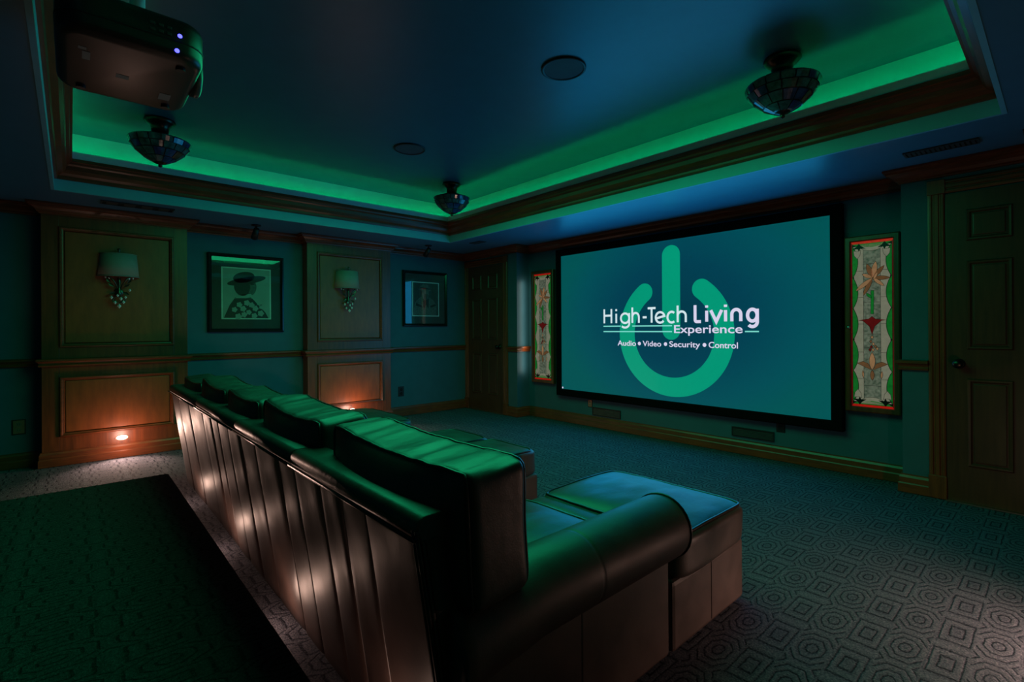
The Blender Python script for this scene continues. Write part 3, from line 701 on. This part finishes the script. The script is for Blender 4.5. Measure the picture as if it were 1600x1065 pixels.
# ------------------------------------------------------------------ framed pictures
def picture(y0, y1, z0, z1, iy0, iy1, iz0, iz1, label, art):
    t = thing('framed_picture', label, 'picture', (XW, (y0 + y1) / 2, z0), 'framed pictures on the wall')
    fn = lambda p, q, h: (XW + 0.001 + h, p, q)
    F = 0.036
    MB().sweep(rect_ccw(y0, y1, z0, z1), [(0, 0), (0, 0.026), (0.006, 0.034), (0.016, 0.036), (0.028, 0.028), (F, 0.022), (F, 0.0)], True, fn).build('frame', 'blackgloss', t)
    MB().prism(rect_ccw(y0 + 0.01, y1 - 0.01, z0 + 0.01, z1 - 0.01), fn, 0.002, 0.010).build('mat_board', 'mat', t)
    MB().prism(rect_ccw(iy0, iy1, iz0, iz1), fn, 0.0102, 0.0110).build('print_border', 'paper_hi', t)
    e = 0.012
    pr = MB().prism(rect_ccw(iy0 + e, iy1 - e, iz0 + e, iz1 - e), fn, 0.0111, 0.0116).build('print', 'paper' if art == 1 else 'ink3', t)
    wy, wz = iy1 - iy0 - 2 * e, iz1 - iz0 - 2 * e
    def ink(pts, mat, lay):
        MB().prism([(iy0 + e + a * wy, iz0 + e + b * wz) for a, b in pts], fn, 0.0116 + 0.0002 * lay, 0.0118 + 0.0002 * lay).build('print_shape', mat, pr)
    if art == 1:      # dark seated figure in a broad hat behind pale blossoms
        def ell(cx, cy, rx, ry, ang=0.0, n=24):
            ca, sa = math.cos(ang), math.sin(ang)
            return [(cx + rx * math.cos(2 * PI * k / n) * ca - ry * math.sin(2 * PI * k / n) * sa, cy + rx * math.cos(2 * PI * k / n) * sa + ry * math.sin(2 * PI * k / n) * ca) for k in range(n)]
        ink([(0.02, 0), (0.97, 0), (0.90, 0.12), (0.76, 0.26), (0.62, 0.40), (0.44, 0.46), (0.26, 0.42), (0.14, 0.26)], 'ink', 0)
        ink([(0.40, 0.40), (0.58, 0.38), (0.62, 0.56), (0.44, 0.60)], 'ink3', 1)
        ink(ell(0.55, 0.63, 0.155, 0.185, -0.25), 'ink2', 2)
        ink(ell(0.40, 0.64, 0.17, 0.19, 0.2), 'ink', 3)
        ink(ell(0.50, 0.765, 0.42, 0.075, 0.20), 'ink', 4)
        ink(ell(0.44, 0.83, 0.23, 0.11, 0.18), 'ink', 4)
        ink(ell(0.62, 0.70, 0.05, 0.016, 0.1), 'ink', 4)
        ink([(0.24, 0.40), (0.36, 0.47), (0.58, 0.50), (0.66, 0.44), (0.48, 0.41)], 'paper', 3)
        rr = random.Random(3)
        for a, b in ((0.34, 0.27), (0.50, 0.31), (0.60, 0.27), (0.42, 0.19), (0.68, 0.20), (0.24, 0.17), (0.54, 0.12), (0.78, 0.32), (0.82, 0.24), (0.44, 0.07), (0.32, 0.03), (0.66, 0.05), (0.80, 0.10)):
            r = 0.055 + 0.012 * rr.random()
            ink([(a + r * (1 + 0.15 * math.cos(5 * th)) * math.cos(th), b + r * 0.9 * (1 + 0.15 * math.cos(5 * th)) * math.sin(th)) for th in [2 * PI * k / 20 for k in range(20)]], 'paper', 5)
    else:             # grey figure in a brimmed hat and coat
        ink([(0.02, 0.0), (0.06, 0.34), (0.14, 0.46), (0.32, 0.58), (0.40, 0.50), (0.56, 0.50), (0.66, 0.56), (0.84, 0.44), (0.92, 0.30), (0.92, 0.0)], 'ink2', 0)
        ink([(0.36, 0.52), (0.42, 0.18), (0.50, 0.34), (0.60, 0.20), (0.62, 0.52)], 'ink', 1)
        ink([(0.34, 0.60), (0.38, 0.52), (0.48, 0.46), (0.58, 0.52), (0.62, 0.66), (0.60, 0.78), (0.38, 0.78)], 'ink2', 2)
        ink([(0.42, 0.52), (0.48, 0.46), (0.56, 0.52), (0.56, 0.66), (0.44, 0.66)], 'ink3', 3)
        ink([(0.18, 0.80), (0.30, 0.82), (0.28, 0.90), (0.40, 0.97), (0.58, 0.95), (0.66, 0.82), (0.70, 0.76), (0.56, 0.74), (0.36, 0.75)], 'ink2', 4)
        ink([(0.29, 0.83), (0.66, 0.80), (0.66, 0.83), (0.29, 0.87)], 'ink', 5)
        ink([(0.12, 0.38), (0.34, 0.30), (0.32, 0.25), (0.10, 0.30)], 'ink', 3)
        ink([(0.66, 0.30), (0.88, 0.36), (0.90, 0.30), (0.68, 0.24)], 'ink', 3)
    MB().prism(rect_ccw(y0 + F - 0.004, y1 - F + 0.004, z0 + F - 0.004, z1 - F + 0.004), fn, 0.0170, 0.0180).build('glass_pane', 'pane', t)
    return t
picture(1.05, 1.79, 1.133, 1.957, 1.175, 1.658, 1.269, 1.819, 'black framed print of dark figure with pale blossoms', 1)
picture(3.292, 3.994, 1.191, 1.94, 3.437, 3.865, 1.327, 1.797, 'black framed print of a figure in hat and coat', 2)

# ------------------------------------------------------------------ wall sconces
def sconce(yc, label, seed):
    rr = random.Random(seed); x = XP - 0.006
    t = thing('wall_sconce', label, 'sconce', (x, yc, 1.35), 'wall sconces on the wood bays')
    MB().lathe([(0, 0.0), (0.035, 0.0), (0.035, 0.006), (0.028, 0.012), (0, 0.013)], (x, yc, 1.50), 20, 'x').build('back_plate', 'iron', t, smooth=True)
    # half-drum shade
    sh = MB(); n = 28
    for (r0, z0), (r1, z1) in (((0.150, 1.640), (0.132, 1.848)),):
        vs, fs = [], []
        for r, z in ((r0, z0), (r1, z1), (r1 - 0.003, z1), (r0 - 0.003, z0)):
            for i in range(n + 1):
                th = -PI / 2 + PI * i / n
                vs.append((x + 0.002 + 0.86 * r * math.cos(th), yc + r * math.sin(th), z))
        for a in range(4):
            b = (a + 1) % 4
            for i in range(n): fs.append((a * (n + 1) + i, a * (n + 1) + i + 1, b * (n + 1) + i + 1, b * (n + 1) + i))
        sh.add(vs, fs)
    s_ = sh.build('lamp_shade', 'shade', t, smooth=True)
    for z, r in ((1.641, 0.1515), (1.846, 0.1335)):
        MB().tube([(x + 0.003 + 0.86 * r * math.cos(-PI / 2 + PI * i / 24), yc + r * math.sin(-PI / 2 + PI * i / 24), z) for i in range(25)], 0.003, 6).build('shade_rim', 'shade', s_, smooth=True)
    MB().tube([(x + 0.06, yc, 1.62), (x + 0.06, yc, 1.86)], 0.005, 8).build('stem', 'iron', t, smooth=True)
    MB().lathe([(0, 1.855), (0.012, 1.858), (0.006, 1.868), (0.014, 1.880), (0.012, 1.890), (0, 1.898)], (x + 0.06, yc, 0), 14).build('finial', 'iron', t, smooth=True)
    MB().lathe([(0, 1.46), (0.014, 1.465), (0.020, 1.49), (0.012, 1.515), (0.009, 1.56), (0.016, 1.60), (0.010, 1.63), (0, 1.635)], (x + 0.05, yc, 0), 14).build('body', 'iron', t, smooth=True)
    for s in (-1, 1):
        pts = []
        for i in range(15):
            q = i / 14
            pts.append((x + 0.05 + 0.035 * math.sin(PI * q), yc + s * (0.012 + 0.10 * q ** 1.6), 1.53 + 0.115 * math.sin(q * PI / 2) ** 1.2))
        MB().tube(pts, 0.0055, 8).build('arm', 'iron', t, smooth=True)
        curl = [(x + 0.05, yc + s * (0.055 * math.sin(a)) * (1 - a / 9), 1.46 - 0.045 * (1 - math.cos(a)) * (1 - a / 9)) for a in [i * 0.33 for i in range(15)]]
        MB().tube(curl, 0.005, 8).build('scroll', 'iron', t, smooth=True)
        for k, (dy, dz, ang) in enumerate(((0.055, 0.145, 0.6), (0.050, 0.07, -0.5), (0.075, 0.185, 1.0))):
            c = Vector((x + 0.058, yc + s * dy, 1.42 + dz)); d = Vector((0.1, s * math.cos(ang), math.sin(ang))).normalized(); w = Vector((0, -d.z, d.y)) * 0.014
            L = d * 0.030
            MB().add([c - L, c + w + Vector((0.006, 0, 0)), c + L, c - w + Vector((0.006, 0, 0)), c + Vector((-0.004, 0, 0))], [(0, 1, 4), (1, 2, 4), (2, 3, 4), (3, 0, 4), (0, 3, 2, 1)]).build('leaf', 'iron', t)
    spots = [(0.0, 1.375, 0.016), (0.03, 1.41, 0.012), (-0.03, 1.405, 0.012), (0.045, 1.455, 0.011), (-0.055, 1.45, 0.012), (0.075, 1.52, 0.011), (-0.07, 1.625, 0.009), (0.07, 1.625, 0.009), (-0.095, 1.63, 0.008), (0.1, 1.63, 0.008), (0.012, 1.44, 0.012), (-0.012, 1.47, 0.010)]
    for dy, z, r in spots:
        c = (x + 0.07 + rr.uniform(-0.008, 0.012), yc + dy, z); k = r * 1.35
        MB().add([(c[0], c[1], c[2] - k), (c[0] + r, c[1], c[2]), (c[0], c[1] + r, c[2]), (c[0] - r, c[1], c[2]), (c[0], c[1] - r, c[2]), (c[0], c[1], c[2] + k)],
                 [(0, 2, 1), (0, 3, 2), (0, 4, 3), (0, 1, 4), (5, 1, 2), (5, 2, 3), (5, 3, 4), (5, 4, 1)]).build('crystal_drop', 'crystal', t)
    return t
sconce(0.327, 'crystal wall sconce with drum shade on the bay by the outlet', 1)
sconce(2.470, 'crystal wall sconce with drum shade between the two pictures', 2)

# ------------------------------------------------------------------ ceiling fixtures
def tiffany(cx, cy, label, rot):
    t = thing('ceiling_lamp', label, 'ceiling lamp', (cx, cy, ZC), 'leaded glass ceiling lamps')
    zr = 2.552
    MB().lathe([(0, ZC - 0.001), (0.095, ZC - 0.001), (0.10, ZC - 0.012), (0.085, ZC - 0.03), (0.06, ZC - 0.05), (0.05, zr + 0.05), (0.085, zr + 0.045), (0.112, zr + 0.03), (0.108, zr + 0.022), (0, zr + 0.02)], (cx, cy, 0), 28).build('canopy', 'darkmetal', t, smooth=True)
    prof = [(0.150, zr + 0.018), (0.192, zr + 0.004), (0.196, zr - 0.006), (0.182, zr - 0.040), (0.150, zr - 0.080), (0.098, zr - 0.125), (0.050, zr - 0.152), (0.020, zr - 0.162)]
    MB().lathe([(0.0, zr + 0.022), (0.14, zr + 0.022)] + [(r - 0.004, z) for r, z in prof] + [(0, zr - 0.163)], (cx, cy, 0), 36).build('leaded_bowl', 'lead', t, smooth=True)
    rows = [(1, 3, 16), (3, 4, 14), (4, 5, 12), (5, 7, 8)]
    mats = ['tif1', 'tif1', 'tif2', 'tif1', 'tif3', 'tif1', 'tif2']
    for ri, (a, b, n) in enumerate(rows):
        seg = [prof[i] for i in range(a, b + 1)]
        shared = {}
        for k in range(n):
            mt = mats[(k * 3 + ri * 2) % 7] if ri >= 2 else ('tif1' if (k + ri) % 5 else 'tif2')
            if mt not in shared:
                mb = MB(); hw = PI / n * 0.90; vs, fs = [], []
                g = 0.06
                pts = []
                for j, (r, z) in enumerate(seg):
                    if j == 0: r2, z2 = r + (seg[1][0] - r) * g, z + (seg[1][1] - z) * g
                    elif j == len(seg) - 1: r2, z2 = r + (seg[j - 1][0] - r) * g, z + (seg[j - 1][1] - z) * g
                    else: r2, z2 = r, z
                    pts.append((r2, z2))
                for off in (0.0025, -0.002):
                    for r, z in pts:
                        for s in (-1, -0.33, 0.33, 1): vs.append((cx + (r + off) * math.cos(s * hw), cy + (r + off) * math.sin(s * hw), z - off * 0.6))
                m4 = len(pts)
                for L in (0, 1):
                    for j in range(m4 - 1):
                        for c in range(3):
                            i0 = L * m4 * 4 + j * 4 + c; fs.append((i0, i0 + 1, i0 + 5, i0 + 4))
                o2 = m4 * 4
                for j in range(m4 - 1):
                    for c in (0, 3): fs.append((j * 4 + c, (j + 1) * 4 + c, o2 + (j + 1) * 4 + c, o2 + j * 4 + c))
                for j in (0, m4 - 1):
                    for c in range(3): fs.append((j * 4 + c, j * 4 + c + 1, o2 + j * 4 + c + 1, o2 + j * 4 + c))
                mb.add(vs, fs); ob = mb.build('glass_piece', mt, t); shared[mt] = ob
            else:
                ob = shared[mt].copy(); COL.objects.link(ob); ob.parent = t
            ob.rotation_euler = (0, 0, 2 * PI * (k + 0.5 * (ri % 2)) / n + rot)
    MB().lathe([(0.046, zr - 0.150), (0.040, zr - 0.160), (0.018, zr - 0.168), (0.010, zr - 0.174), (0.014, zr - 0.180), (0.009, zr - 0.188), (0, zr - 0.192)], (cx, cy, 0), 18).build('finial', 'darkmetal', t, smooth=True)
    return t
tiffany(-4.40, 3.065, 'leaded glass ceiling lamp in the far tray corner', 0.3)
tiffany(-4.47, 0.50, 'leaded glass ceiling lamp beside the projector', 0.9)
tiffany(-1.095, 3.09, 'leaded glass ceiling lamp above the right of the screen', 0.1)

def ceiling_speaker(cx, cy, label):
    t = thing('ceiling_speaker', label, 'speaker', (cx, cy, ZC), 'round ceiling speakers')
    MB().lathe([(0.118, ZC - 0.0005), (0.134, ZC - 0.0005), (0.134, ZC - 0.008), (0.126, ZC - 0.012), (0.118, ZC - 0.008)], (cx, cy, 0), 40).build('bezel', 'black', t, smooth=True)
    MB().lathe([(0, ZC - 0.006), (0.119, ZC - 0.006), (0.119, ZC - 0.001), (0, ZC - 0.001)], (cx, cy, 0), 40).build('grille', 'spk', t)
M['spk'] = simple('speaker_grille', (0.05, 0.075, 0.09), 0.7, bump=0.5, bscale=700)
ceiling_speaker(-2.005, 2.214, 'round flush ceiling speaker over the sofa, nearer one')
ceiling_speaker(-3.772, 2.19, 'round flush ceiling speaker toward the far corner lamp')

def soffit_vent(x0, x1, y0, y1, n, along, label):
    t = thing('ceiling_vent', label, 'vent', ((x0 + x1) / 2, (y0 + y1) / 2, ZS), 'soffit vents')
    MB().box(x0, x1, y0, y1, ZS - 0.003, ZS - 0.0005).build('backing', 'black', t)
    MB().sweep(rect_ccw(x0, x1, y0, y1), [(0, 0), (0, -0.007), (0.012, -0.007), (0.012, 0)], True, lambda p, q, h: (p, q, ZS - 0.001 + h)).build('vent_frame', 'proj_in', t)
    for i in range(n):
        if along == 'x':
            a = x0 + 0.015 + (x1 - x0 - 0.03) * (i + 0.5) / n; w = (x1 - x0 - 0.03) / n * 0.32
            MB().box(a - w, a + w, y0 + 0.013, y1 - 0.013, ZS - 0.0065, ZS - 0.003).build('slat', 'proj_in', t)
        else:
            a = y0 + 0.015 + (y1 - y0 - 0.03) * (i + 0.5) / n; w = (y1 - y0 - 0.03) / n * 0.32
            MB().box(x0 + 0.013, x1 - 0.013, a - w, a + w, ZS - 0.0065, ZS - 0.003).build('slat', 'proj_in', t)
soffit_vent(-0.685, -0.335, 3.90, 4.01, 14, 'x', 'long dark soffit vent above the right door')
soffit_vent(-5.44, -5.30, 0.19, 0.70, 4, 'y', 'dark soffit vent above the wood bay')
soffit_vent(-5.02, -4.80, 3.76, 3.86, 6, 'x', 'small soffit vent above the far corner door')
soffit_vent(-0.16, 0.06, 3.93, 4.03, 6, 'x', 'small dark soffit vent near the right wall')

def picture_spot(cx, cy, label):
    t = thing('picture_spotlight', label, 'spotlight', (cx, cy, ZS), 'black picture spotlights')
    MB().lathe([(0, 0), (0.045, -0.0005), (0.045, -0.010), (0.02, -0.016), (0, -0.016)], (cx, cy, ZS), 20).build('ceiling_plate', 'black', t, smooth=True)
    MB().tube([(cx, cy, ZS - 0.012), (cx, cy, ZS - 0.06)], 0.008, 8).build('stem', 'black', t, smooth=True)
    MB().tube([(cx + 0.02, cy, ZS - 0.045), (cx - 0.07, cy, ZS - 0.125)], [0.026, 0.034], 16).build('lamp_head', 'black', t, smooth=True)
picture_spot(-5.56, 1.43, 'small black spotlight above the blossom print')
picture_spot(-5.50, 3.46, 'small black spotlight above the hat and coat print')

# ------------------------------------------------------------------ ceiling projector
pj = thing('ceiling_projector', 'dark ceiling mounted projector with blue indicator lights', 'projector', (-2.17, 0.16, 2.04))
def rbox(x0, x1, y0, y1, z0, z1, rh, rv, n=6, m=4):
    """box with rounded plan corners (rh) and rounded top and bottom edges (rv)"""
    mb = MB(); vs, fs = [], []
    def loop(ins, z):
        out = []; r = max(rh - ins, 0.004)
        for (cx, cy, a) in ((x1 - ins - r, y1 - ins - r, 0), (x0 + ins + r, y1 - ins - r, 90), (x0 + ins + r, y0 + ins + r, 180), (x1 - ins - r, y0 + ins + r, 270)):
            for k in range(n + 1):
                th = math.radians(a + 90 * k / n); out.append((cx + r * math.cos(th), cy + r * math.sin(th), z))
        return out
    L = []
    for k in range(m + 1):
        th = PI / 2 * k / m; L.append(loop(rv * (1 - math.sin(th)), z0 + rv * (1 - math.cos(th))))
    for k in range(m + 1):
        th = PI / 2 * k / m; L.append(loop(rv * (1 - math.cos(th)), z1 - rv * (1 - math.sin(th))))
    c = len(L[0])
    for l in L: vs += l
    for i in range(len(L) - 1):
        for k in range(c): fs.append((i * c + k, i * c + (k + 1) % c, (i + 1) * c + (k + 1) % c, (i + 1) * c + k))
    fs.append(tuple(range(c))[::-1]); fs.append(tuple(range((len(L) - 1) * c, len(L) * c)))
    return mb.add(vs, fs)
rbox(-2.43, -1.925, -0.035, 0.345, 2.035, 2.175, 0.07, 0.03).build('housing', 'proj', pj, smooth=True)
rbox(-2.432, -1.922, -0.036, 0.346, 2.090, 2.095, 0.07, 0.002).build('seam_strip', 'black', pj)
ln = MB().lathe([(0.0, 0.0), (0.066, 0.0), (0.070, 0.022), (0.060, 0.030), (0.050, 0.024), (0.044, 0.010), (0, 0.008)], (-2.20, 0.342, 2.105), 28, 'y').build('lens_ring', 'proj_in', pj, smooth=True)
MB().lathe([(0, 0.020), (0.03, 0.016), (0.044, 0.010)], (-2.20, 0.342, 2.105), 24, 'y').build('lens_glass', 'blackgloss', ln, smooth=True)
for yy, zz in ((0.262, 2.062), (0.270, 2.112)):
    MB().lathe([(0, 0.004), (0.006, 0.003), (0.007, 0.0)], (-1.926, yy, zz), 14, 'x').build('indicator_light', 'blueled', pj, smooth=True)
for i in range(3):
    for j in range(2):
        MB().box(-1.927, -1.921, 0.190 + 0.022 * i, 0.204 + 0.022 * i, 2.122 - 0.02 * j, 2.132 - 0.02 * j).build('button', 'proj_in', pj, bevel=0.002)
for (a, b, c, d) in ((-2.12, -2.06, 0.03, 0.05), (-2.20, -2.17, 0.12, 0.155), (-2.30, -2.24, 0.25, 0.285), (-2.05, -2.03, 0.02, 0.04)):
    MB().box(a, b, c, d, 2.0338, 2.0352).build('sticker', 'label', pj)
for (cx, cy) in ((-2.36, 0.28), (-1.99, 0.28), (-2.36, 0.03)):
    MB().lathe([(0, 0), (0.014, 0), (0.014, 0.012), (0, 0.012)], (cx, cy, 2.026), 14).build('foot', 'black', pj)
MB().tube([(-2.30, 0.19, 2.19), (-2.30, 0.19, ZC - 0.01)], 0.024, 16).build('mount_pole', 'cove', pj, smooth=True)
MB().lathe([(0, -0.0005), (0.075, -0.0005), (0.075, -0.010), (0.03, -0.02), (0, -0.02)], (-2.30, 0.19, ZC), 24).build('ceiling_plate', 'black', pj, smooth=True)
MB().box(-2.36, -2.24, 0.12, 0.26, 2.178, 2.192).build('mount_plate', 'black', pj, bevel=0.003)
for dx, dy in ((-0.10, -0.10), (0.14, -0.10), (-0.08, 0.11), (0.14, 0.10)):
    MB().tube([(-2.30 + 0.3 * dx, 0.19 + 0.3 * dy, 2.197), (-2.30 + dx, 0.19 + dy, 2.19), (-2.30 + 1.05 * dx, 0.19 + 1.05 * dy, 2.172)], 0.009, 8).build('mount_arm', 'black', pj, smooth=True)

# ------------------------------------------------------------------ sectional sofa
SXL, SXR = -4.46, -0.922
so = thing('sectional_sofa', 'long dark leather sectional sofa with chaise seats facing the screen', 'sofa', ((SXL + SXR) / 2, 1.3, 0))
# core of the back and its raked rear
core = [(0.672, 0.02), (0.568, 0.70), (0.66, 0.715), (0.72, 0.56), (0.80, 0.40), (0.80, 0.02)]
MB().prism(core, lambda p, q, a: (a, p, q), SXL + 0.008, SXR - 0.006).build('back_frame', 'leather', so, bevel=0.012, seg=3)
seams = [SXL, -4.15, -3.75, -3.30, -3.07, -2.91, -2.69, -2.46, -2.22, -1.92, -1.74, -1.51, -1.36, -1.20, SXR]
for xa, xb in zip(seams[:-1], seams[1:]):
    us = [0.0, 0.025, 0.08, 0.2, 0.4, 0.6, 0.8, 0.92, 0.975, 1.0]; nu, nv = 9, 14; vs, fs = [], []
    ph = random.random() * 6
    for layer in (0, 1):
        for j in range(nv + 1):
            v = j / nv
            for i in range(nu + 1):
                u = us[i]
                x = xa + (xb - xa) * (0.003 + 0.994 * u)
                edge = min(1, 10 * min(u, 1 - u)) ** 0.6
                bul = 0.005 * edge + 0.002 * math.sin(3 * v + ph) * edge + 0.0012 * math.sin(9 * v + 7 * u + ph) * edge * min(1, 3 * v)
                y = 0.662 - 0.106 * v - (bul if layer == 0 else -0.008)
                vs.append((x, y, 0.012 + 0.715 * v))
    k = (nu + 1) * (nv + 1)
    for j in range(nv):
        for i in range(nu):
            a = j * (nu + 1) + i; fs.append((a, a + 1, a + nu + 2, a + nu + 1)); fs.append((k + a, k + a + nu + 1, k + a + nu + 2, k + a + 1))
    for i in range(nu):
        fs.append((i, k + i, k + i + 1, i + 1)); a = nv * (nu + 1) + i; fs.append((a, a + 1, k + a + 1, k + a))
    for j in range(nv):
        a = j * (nu + 1); fs.append((a, a + nu + 1, k + a + nu + 1, k + a)); a += nu; fs.append((a, k + a, k + a + nu + 1, a + nu + 1))
    MB().add(vs, fs).build('back_panel', 'leather', so, smooth=True)
def capsule_prof(y0, y1, z0, z1, n=5):
    r = min(y1 - y0, z1 - z0) / 2 * 0.9; out = []
    for cy, cz, a in ((y1 - r, z1 - r, 0), (y0 + r, z1 - r, 90), (y0 + r, z0 + r, 180), (y1 - r, z0 + r, 270)):
        for k in range(n + 1):
            th = math.radians(a + 90 * k / n); out.append((cy + r * math.cos(th), cz + r * math.sin(th)))
    return out
rail_cuts = [SXL, -3.42, -2.50, -1.735, SXR + 0.004]
for xa, xb in zip(rail_cuts[:-1], rail_cuts[1:]):
    r_ = MB().prism(capsule_prof(0.545, 0.672, 0.690, 0.748), lambda p, q, a: (a, p, q), xa + 0.003, xb - 0.003).build('top_rail', 'leather_w', so, smooth=False, bevel=0.006)
    for p in r_.data.polygons: p.use_smooth = len(p.vertices) == 4
    MB().tube([(xa + 0.004, 0.5415, 0.700), (xb - 0.004, 0.5415, 0.700)], 0.005, 8).build('piping', 'piping', r_, smooth=True)
for dx in (0.0, -0.014):
    MB().tube([(SXR + 0.001 + dx, 0.656 - 0.106 * k / 8 - 0.004, 0.02 + 0.70 * k / 8) for k in range(9)], 0.0055, 8).build('corner_piping', 'piping', so, smooth=True)
# arms
def arm(xo, s, name_seed):
    """xo: outer face of arm panel, s: +1 outward is +x"""
    xi = xo - s * 0.135
    lo, hi = sorted((xi, xo))
    MB().box(lo, hi, 0.70, 1.552, 0.012, 0.42).build('arm_panel', 'leather', so, bevel=0.012)
    cx, cz, r = xo - s * 0.030, 0.452, 0.108
    prof = [(cx + r * 0.98 * math.cos(2 * PI * k / 32) * (1.0 if math.cos(2 * PI * k / 32) * s > 0 else 1.12), cz + r * math.sin(2 * PI * k / 32)) for k in range(32)]
    vs, fs = [], []; ys = [0.625, 0.632, 0.66, 0.70, 0.9, 1.07, 1.084, 1.091, 1.096, 1.101, 1.108, 1.122, 1.3, 1.52, 1.545, 1.562, 1.572]; sc = [0.93, 0.985, 1, 1, 1.0, 1.0, 1.0, 0.997, 0.980, 0.997, 1.0, 1.0, 1.0, 1.0, 1.0, 0.985, 0.93]
    for y, k in zip(ys, sc):
        drop = -0.035 * max(0, (0.9 - y) / 0.28)
        for p, q in prof: vs.append((cx + (p - cx) * k, y, cz + (q - cz) * k + drop))
    for i in range(len(ys) - 1):
        for k in range(32): fs.append((i * 32 + k, i * 32 + (k + 1) % 32, (i + 1) * 32 + (k + 1) % 32, (i + 1) * 32 + k))
    fs.append(tuple(range(32))); fs.append(tuple(range((len(ys) - 1) * 32, len(ys) * 32))[::-1])
    ob = MB().add(vs, fs).build('arm_roll', 'leather', so, smooth=True)
    for y in (1.563,):
        MB().tube([(cx + (p - cx) * 1.0, y, cz + (q - cz) * 1.0) for p, q in prof], 0.0045, 6, closed=True).build('piping', 'piping', ob, smooth=True)
    for y in (0.98, 1.24):
        pass
arm(SXR - 0.003, 1, 0); arm(SXL + 0.02, -1, 1)
MB().box(SXR - 0.1405, SXR - 0.0024, 1.083, 1.089, 0.014, 0.345).build('arm_seam', 'piping', so)
# cushions
def cushion(x0, x1, y0, y1, z0, z1, k=7.0, bulge=0.10, axis='z', n=14, tilt=0.0, wr=0.0, seed=0, name='seat_cushion', mat='leather_w', pipe=True, roll=0.0):
    cx, cy, cz = (x0 + x1) / 2, (y0 + y1) / 2, (z0 + z1) / 2; hx, hy, hz = (x1 - x0) / 2, (y1 - y0) / 2, (z1 - z0) / 2
    bm = bmesh.new(); bmesh.ops.create_cube(bm, size=2.0)
    bmesh.ops.subdivide_edges(bm, edges=bm.edges, cuts=n, use_grid_fill=True)
    rs = random.Random(seed); p1, p2 = rs.random() * 6, rs.random() * 6
    R_ = Matrix.Rotation(roll, 4, 'Y') @ Matrix.Rotation(tilt, 4, 'X')
    def shape(p):
        nn = (abs(p.x) ** k + abs(p.y) ** k + abs(p.z) ** k) ** (1 / k); q = p / nn
        if axis == 'z': w = (1 - q.x ** 2) * (1 - q.y ** 2); q.z *= 1 + bulge * w / max(hz, .01) * 0.3
        else:
            w = (1 - q.x ** 2) * (1 - q.z ** 2); q.y *= 1 + bulge * w / max(hy, .01) * 0.3
            q.z -= 0.11 * (1 - q.x ** 2) * max(0, q.z) ** 3
        v = Vector((q.x * hx, q.y * hy, q.z * hz))
        if wr:
            top = max(0.0, q.z) ** 2
            v.z += wr * top * (0.55 * math.sin(v.x * 46 + 5 * v.y + p1 + 1.5 * math.sin(v.x * 13 + p2)) + 0.45 * math.sin(v.x * 118 + 26 * v.y + p2 + 2.2 * math.sin(v.x * 21 + p1))) * (0.35 + 0.65 * (1 - q.y ** 2))
            nz = noise.noise((v.x * 5 + seed, v.y * 5, v.z * 5)); v *= 1 + 0.02 * nz
        return (R_ @ v) + Vector((cx, cy, cz))
    for v in bm.verts: v.co = shape(v.co.copy())
    o = root_loc(so)
    for v in bm.verts: v.co -= o
    me = bpy.data.meshes.new(name); bm.to_mesh(me); bm.free(); me.materials.append(M[mat])
    for p in me.polygons: p.use_smooth = True
    ob = bpy.data.objects.new(name, me); COL.objects.link(ob); ob.parent = so
    if pipe:
        a = 0.985
        for s in (-1, 1):
            loop = []
            for i in range(120):
                th = 2 * PI * i / 120; c, s2 = math.cos(th), math.sin(th)
                m_ = max(abs(c), abs(s2)); u, w = c / m_, s2 / m_
                base = Vector((u, w, s * 0.98)) if axis == 'z' else Vector((u, s * 0.98, w))
                pt = shape(base); ctr = Vector((cx, cy, cz)); loop.append(ctr + (pt - ctr) * 1.004)
            if axis == 'z' and s < 0: continue
            MB().tube(loop, 0.0055, 6, closed=True).build('piping', 'piping', ob, smooth=True)
    return ob
# seat bases
for xa, xb, yf in ((SXL + 0.03, -3.58, 2.10), (-3.575, -3.065, 1.46), (-3.06, -2.163, 2.135), (-2.158, -1.605, 1.46), (-1.60, SXR - 0.140, 1.556)):
    MB().box(xa, xb, 0.78, yf, 0.012, 0.262).build('seat_base', 'leather', so, bevel=0.014)
MB().box(-1.60, SXR + 0.004, 1.560, 2.125, 0.012, 0.262).build('seat_base', 'leather', so, bevel=0.016)
MB().box(SXR + 0.0035, SXR + 0.0055, 1.838, 1.842, 0.03, 0.25).build('base_seam', 'piping', so)
# seat cushions
cz0, cz1 = 0.25, 0.412
for i, (xa, xb, ya, yb) in enumerate(((SXL + 0.14, -3.58, 0.80, 1.47), (SXL + 0.03, -3.58, 1.47, 2.12), (-3.575, -3.065, 0.80, 1.46), (-3.06, -2.615, 0.80, 2.15), (-2.61, -2.162, 0.80, 2.15), (-2.158, -1.605, 0.80, 1.46), (-1.60, -1.062, 0.80, 1.50), (-1.60, SXR + 0.020, 1.575, 2.135))):
    cushion(xa, xb, ya, yb, cz0, cz1, k=10, bulge=0.10, wr=0.0025, seed=i, n=16)
cushion(-1.60, -1.062, 1.485, 1.60, cz0, cz1 - 0.012, k=8, bulge=0.02, seed=31, n=8, pipe=False)
# loose back cushions
for i, (xa, xb, zt, yb, thk, roll) in enumerate(((-4.38, -3.76, 0.822, 0.640, 0.175, 0.5), (-3.70, -3.08, 0.850, 0.636, 0.18, 3.0), (-3.03, -2.44, 0.846, 0.640, 0.18, 1.5), (-2.36, -1.69, 0.858, 0.638, 0.18, 1.2), (-1.60, -0.852, 0.852, 0.642, 0.172, 0.6))):
    cushion(xa, xb, yb, yb + thk, 0.405 if i < 4 else 0.52, zt, k=13, bulge=0.20, axis='y', tilt=math.radians(3), roll=math.radians(roll), wr=0.0065, seed=10 + i, n=38, name='back_cushion')
